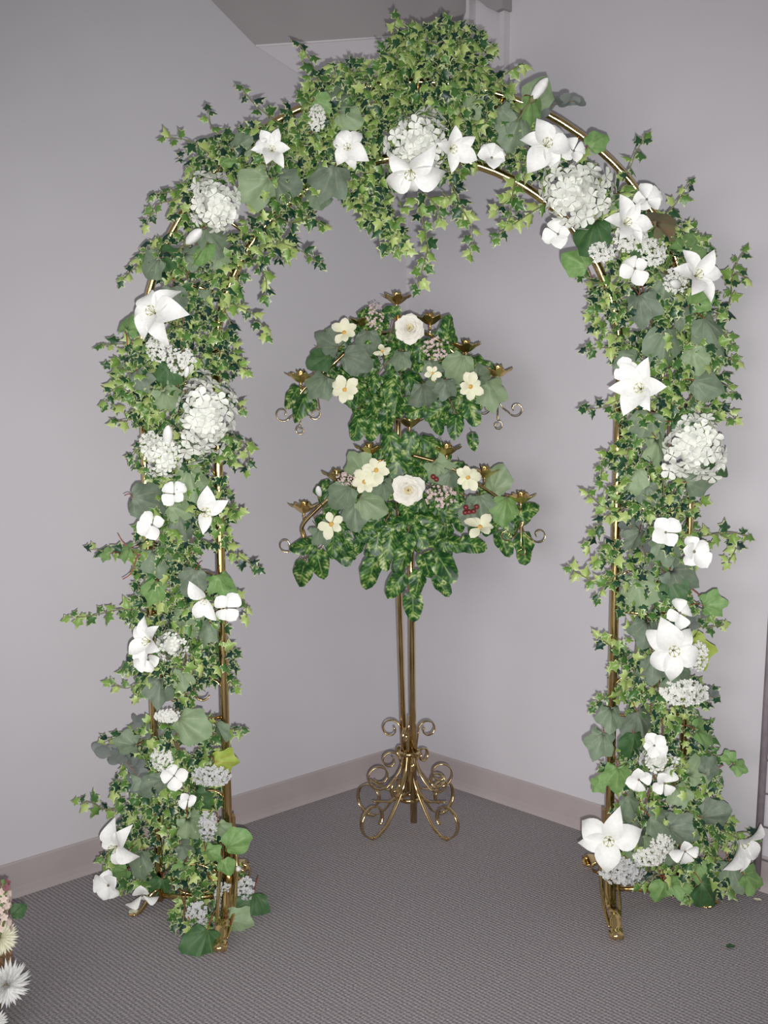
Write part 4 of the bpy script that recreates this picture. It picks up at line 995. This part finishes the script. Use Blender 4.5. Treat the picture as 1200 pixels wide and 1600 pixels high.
# ---------------------------------------------------------------- basket of flowers at the left edge
bk = ground(-62, 1585); bk.z = 0; YB = bk.y; PB = YB/F
bt = thing('flower_basket', bk, 'low wicker flower basket at the bottom left edge', 'basket')
for k in range(9):
    z = .008 + k*.014; r = .085 + .004*k
    MB().tube([bk + Vector((r*math.cos(a), r*math.sin(a), z + .003*math.sin(8*a + k*PI))) for a in [2*PI*i/32 for i in range(33)]], .0075, 6, False).obj('wicker_ring', M['wicker'], bt)
for i in range(16):
    a = 2*PI*i/16; MB().tube([bk + Vector((.083*math.cos(a), .083*math.sin(a), .003)), bk + Vector((.12*math.cos(a), .12*math.sin(a), .135))], .004, 5).obj('stake', M['wicker'], bt)
MB().lathe([(.001, .004), (.088, .004), (.088, .012), (.001, .012)], 24).mesh
o = MB().lathe([(.001, .004), (.088, .004), (.088, .014), (.001, .014)], 24); o.v = [q + bk for q in o.v]; o.obj('basket_floor', M['wicker'], bt)
RAY = petal_mesh('petal', M['cream'], 1.0, .2, .35, .25, cup=.35, pw=.6, nu=6, nv=3)
RAYW = petal_mesh('petal', M['white'], 1.0, .21, .35, .25, cup=.35, pw=.6, nu=6, nv=3)
def mum(u, v, r, n, label, pm, dy=0.0):
    P = at(u, v, YB + dy); s = r*PB; W = mats_flower(P, n, s); t = thing('chrysanthemum', P, label, 'chrysanthemum', 'spiky white chrysanthemums in the basket')
    for ring, (k, op, L) in enumerate(((24, -.2, 1.0), (24, .1, 1.0), (20, .4, .92), (16, .7, .8), (12, 1.0, .65), (8, 1.3, .5))):
        for i in range(k):
            link('petal', pm, W @ Matrix.Rotation(2*PI*(i+.5*(ring % 2))/k + R.uniform(-.08, .08), 4, 'Z') @ Matrix.Rotation(op + R.uniform(-.1, .1), 4, 'X') @ Matrix.Diagonal((L, L, L, 1)), t)
    link('flower_centre', CENTRE, W, t)
    en = bk + Vector((R.uniform(-.03, .03), R.uniform(-.03, .03), .02)); nv = Vector(n).normalized()
    MB().tube(spline([P - nv*s*.1, P - nv*s*.9, en.lerp(P, .4), en], 5), .003, 6).obj('stem', M['stem'], t)
mum(0, 1465, 32, (.5, -.9, .25), 'cream spiky chrysanthemum midway up the left edge basket', RAY, .03)
mum(8, 1537, 44, (.55, -.8, -.1), 'large white chrysanthemum leaning right out of the left edge basket', RAYW, -.03)
mum(-10, 1598, 24, (.5, -.9, .2), 'white chrysanthemum at the very bottom left corner', RAYW, -.08)
t = thing('stock_spike', at(12, 1440, YB), 'pink and cream flower spike rising above the left edge chrysanthemums', 'flower')
base = at(4, 1450, YB); tipp = at(8, 1380, YB)
MB().tube(spline([bk + Vector((.02, 0, .02)), base, tipp], 6), .003, 6).obj('stem', M['stem'], t)
PINKF = floret_mesh('floret', noisy('cream_pink_floret', (.78, .66, .55), (.70, .52, .48), 60, .7), 5, .5); DARKF = floret_mesh('floret', noisy('plum_floret', (.22, .08, .10), (.30, .12, .13), 60, .7), 5, .5)
for i in range(34):
    f = i/33; p = base.lerp(tipp, f); a = i*2.4; r = (13 - 6*f)*PB
    d = Vector((math.cos(a), math.sin(a), .15)); link('floret', DARKF if f > .93 or i % 9 == 4 else PINKF, place(p + Vector((d.x, d.y, 0))*r, d, (0, 0, 1), 7*PB), t)
for (u, v, an) in ((-5, 1405, 20), (-2, 1425, 340), (14, 1432, 60), (-8, 1440, 300)):
    a = math.radians(an); link('leaf', BROAD['b_dark' if u > 10 else 'b_green'][3], place(at(u, v, YB - .01), (.2, -1, .2), (math.sin(a), -.2, math.cos(a)), 26*PB), t)

# ---------------------------------------------------------------- bits dropped on the carpet
def dropped(name, u, v, s, m, label, cat, ang=0.0):
    P = ground(u, v); P.z = .004
    vs, fs, rm = HEART[1]; vs = [(x*s*.8, y*s, abs(z)*s*.4) for x, y, z in vs]
    o = link(name, mesh(name, vs, fs, M[m]), T(P) @ Matrix.Rotation(ang, 4, 'Z')); tag(o, label, cat)
dropped('fallen_petal', 216, 1432, .035, 'cream', 'pale petal dropped on the carpet before the left leg', 'petal', .8)
dropped('fallen_leaf', 1122, 1416, .032, 'deadleaf', 'brown dry leaf dropped on the carpet below the right base', 'leaf', .3)
dropped('fallen_petal', 1191, 1408, .022, 'cream', 'tiny beige petal on the carpet near the rack', 'petal', 1.5)
dropped('fallen_leaf', 1147, 1478, .026, 'b_dark', 'tiny dark green leaf scrap on the open carpet at right', 'leaf', 2.2)
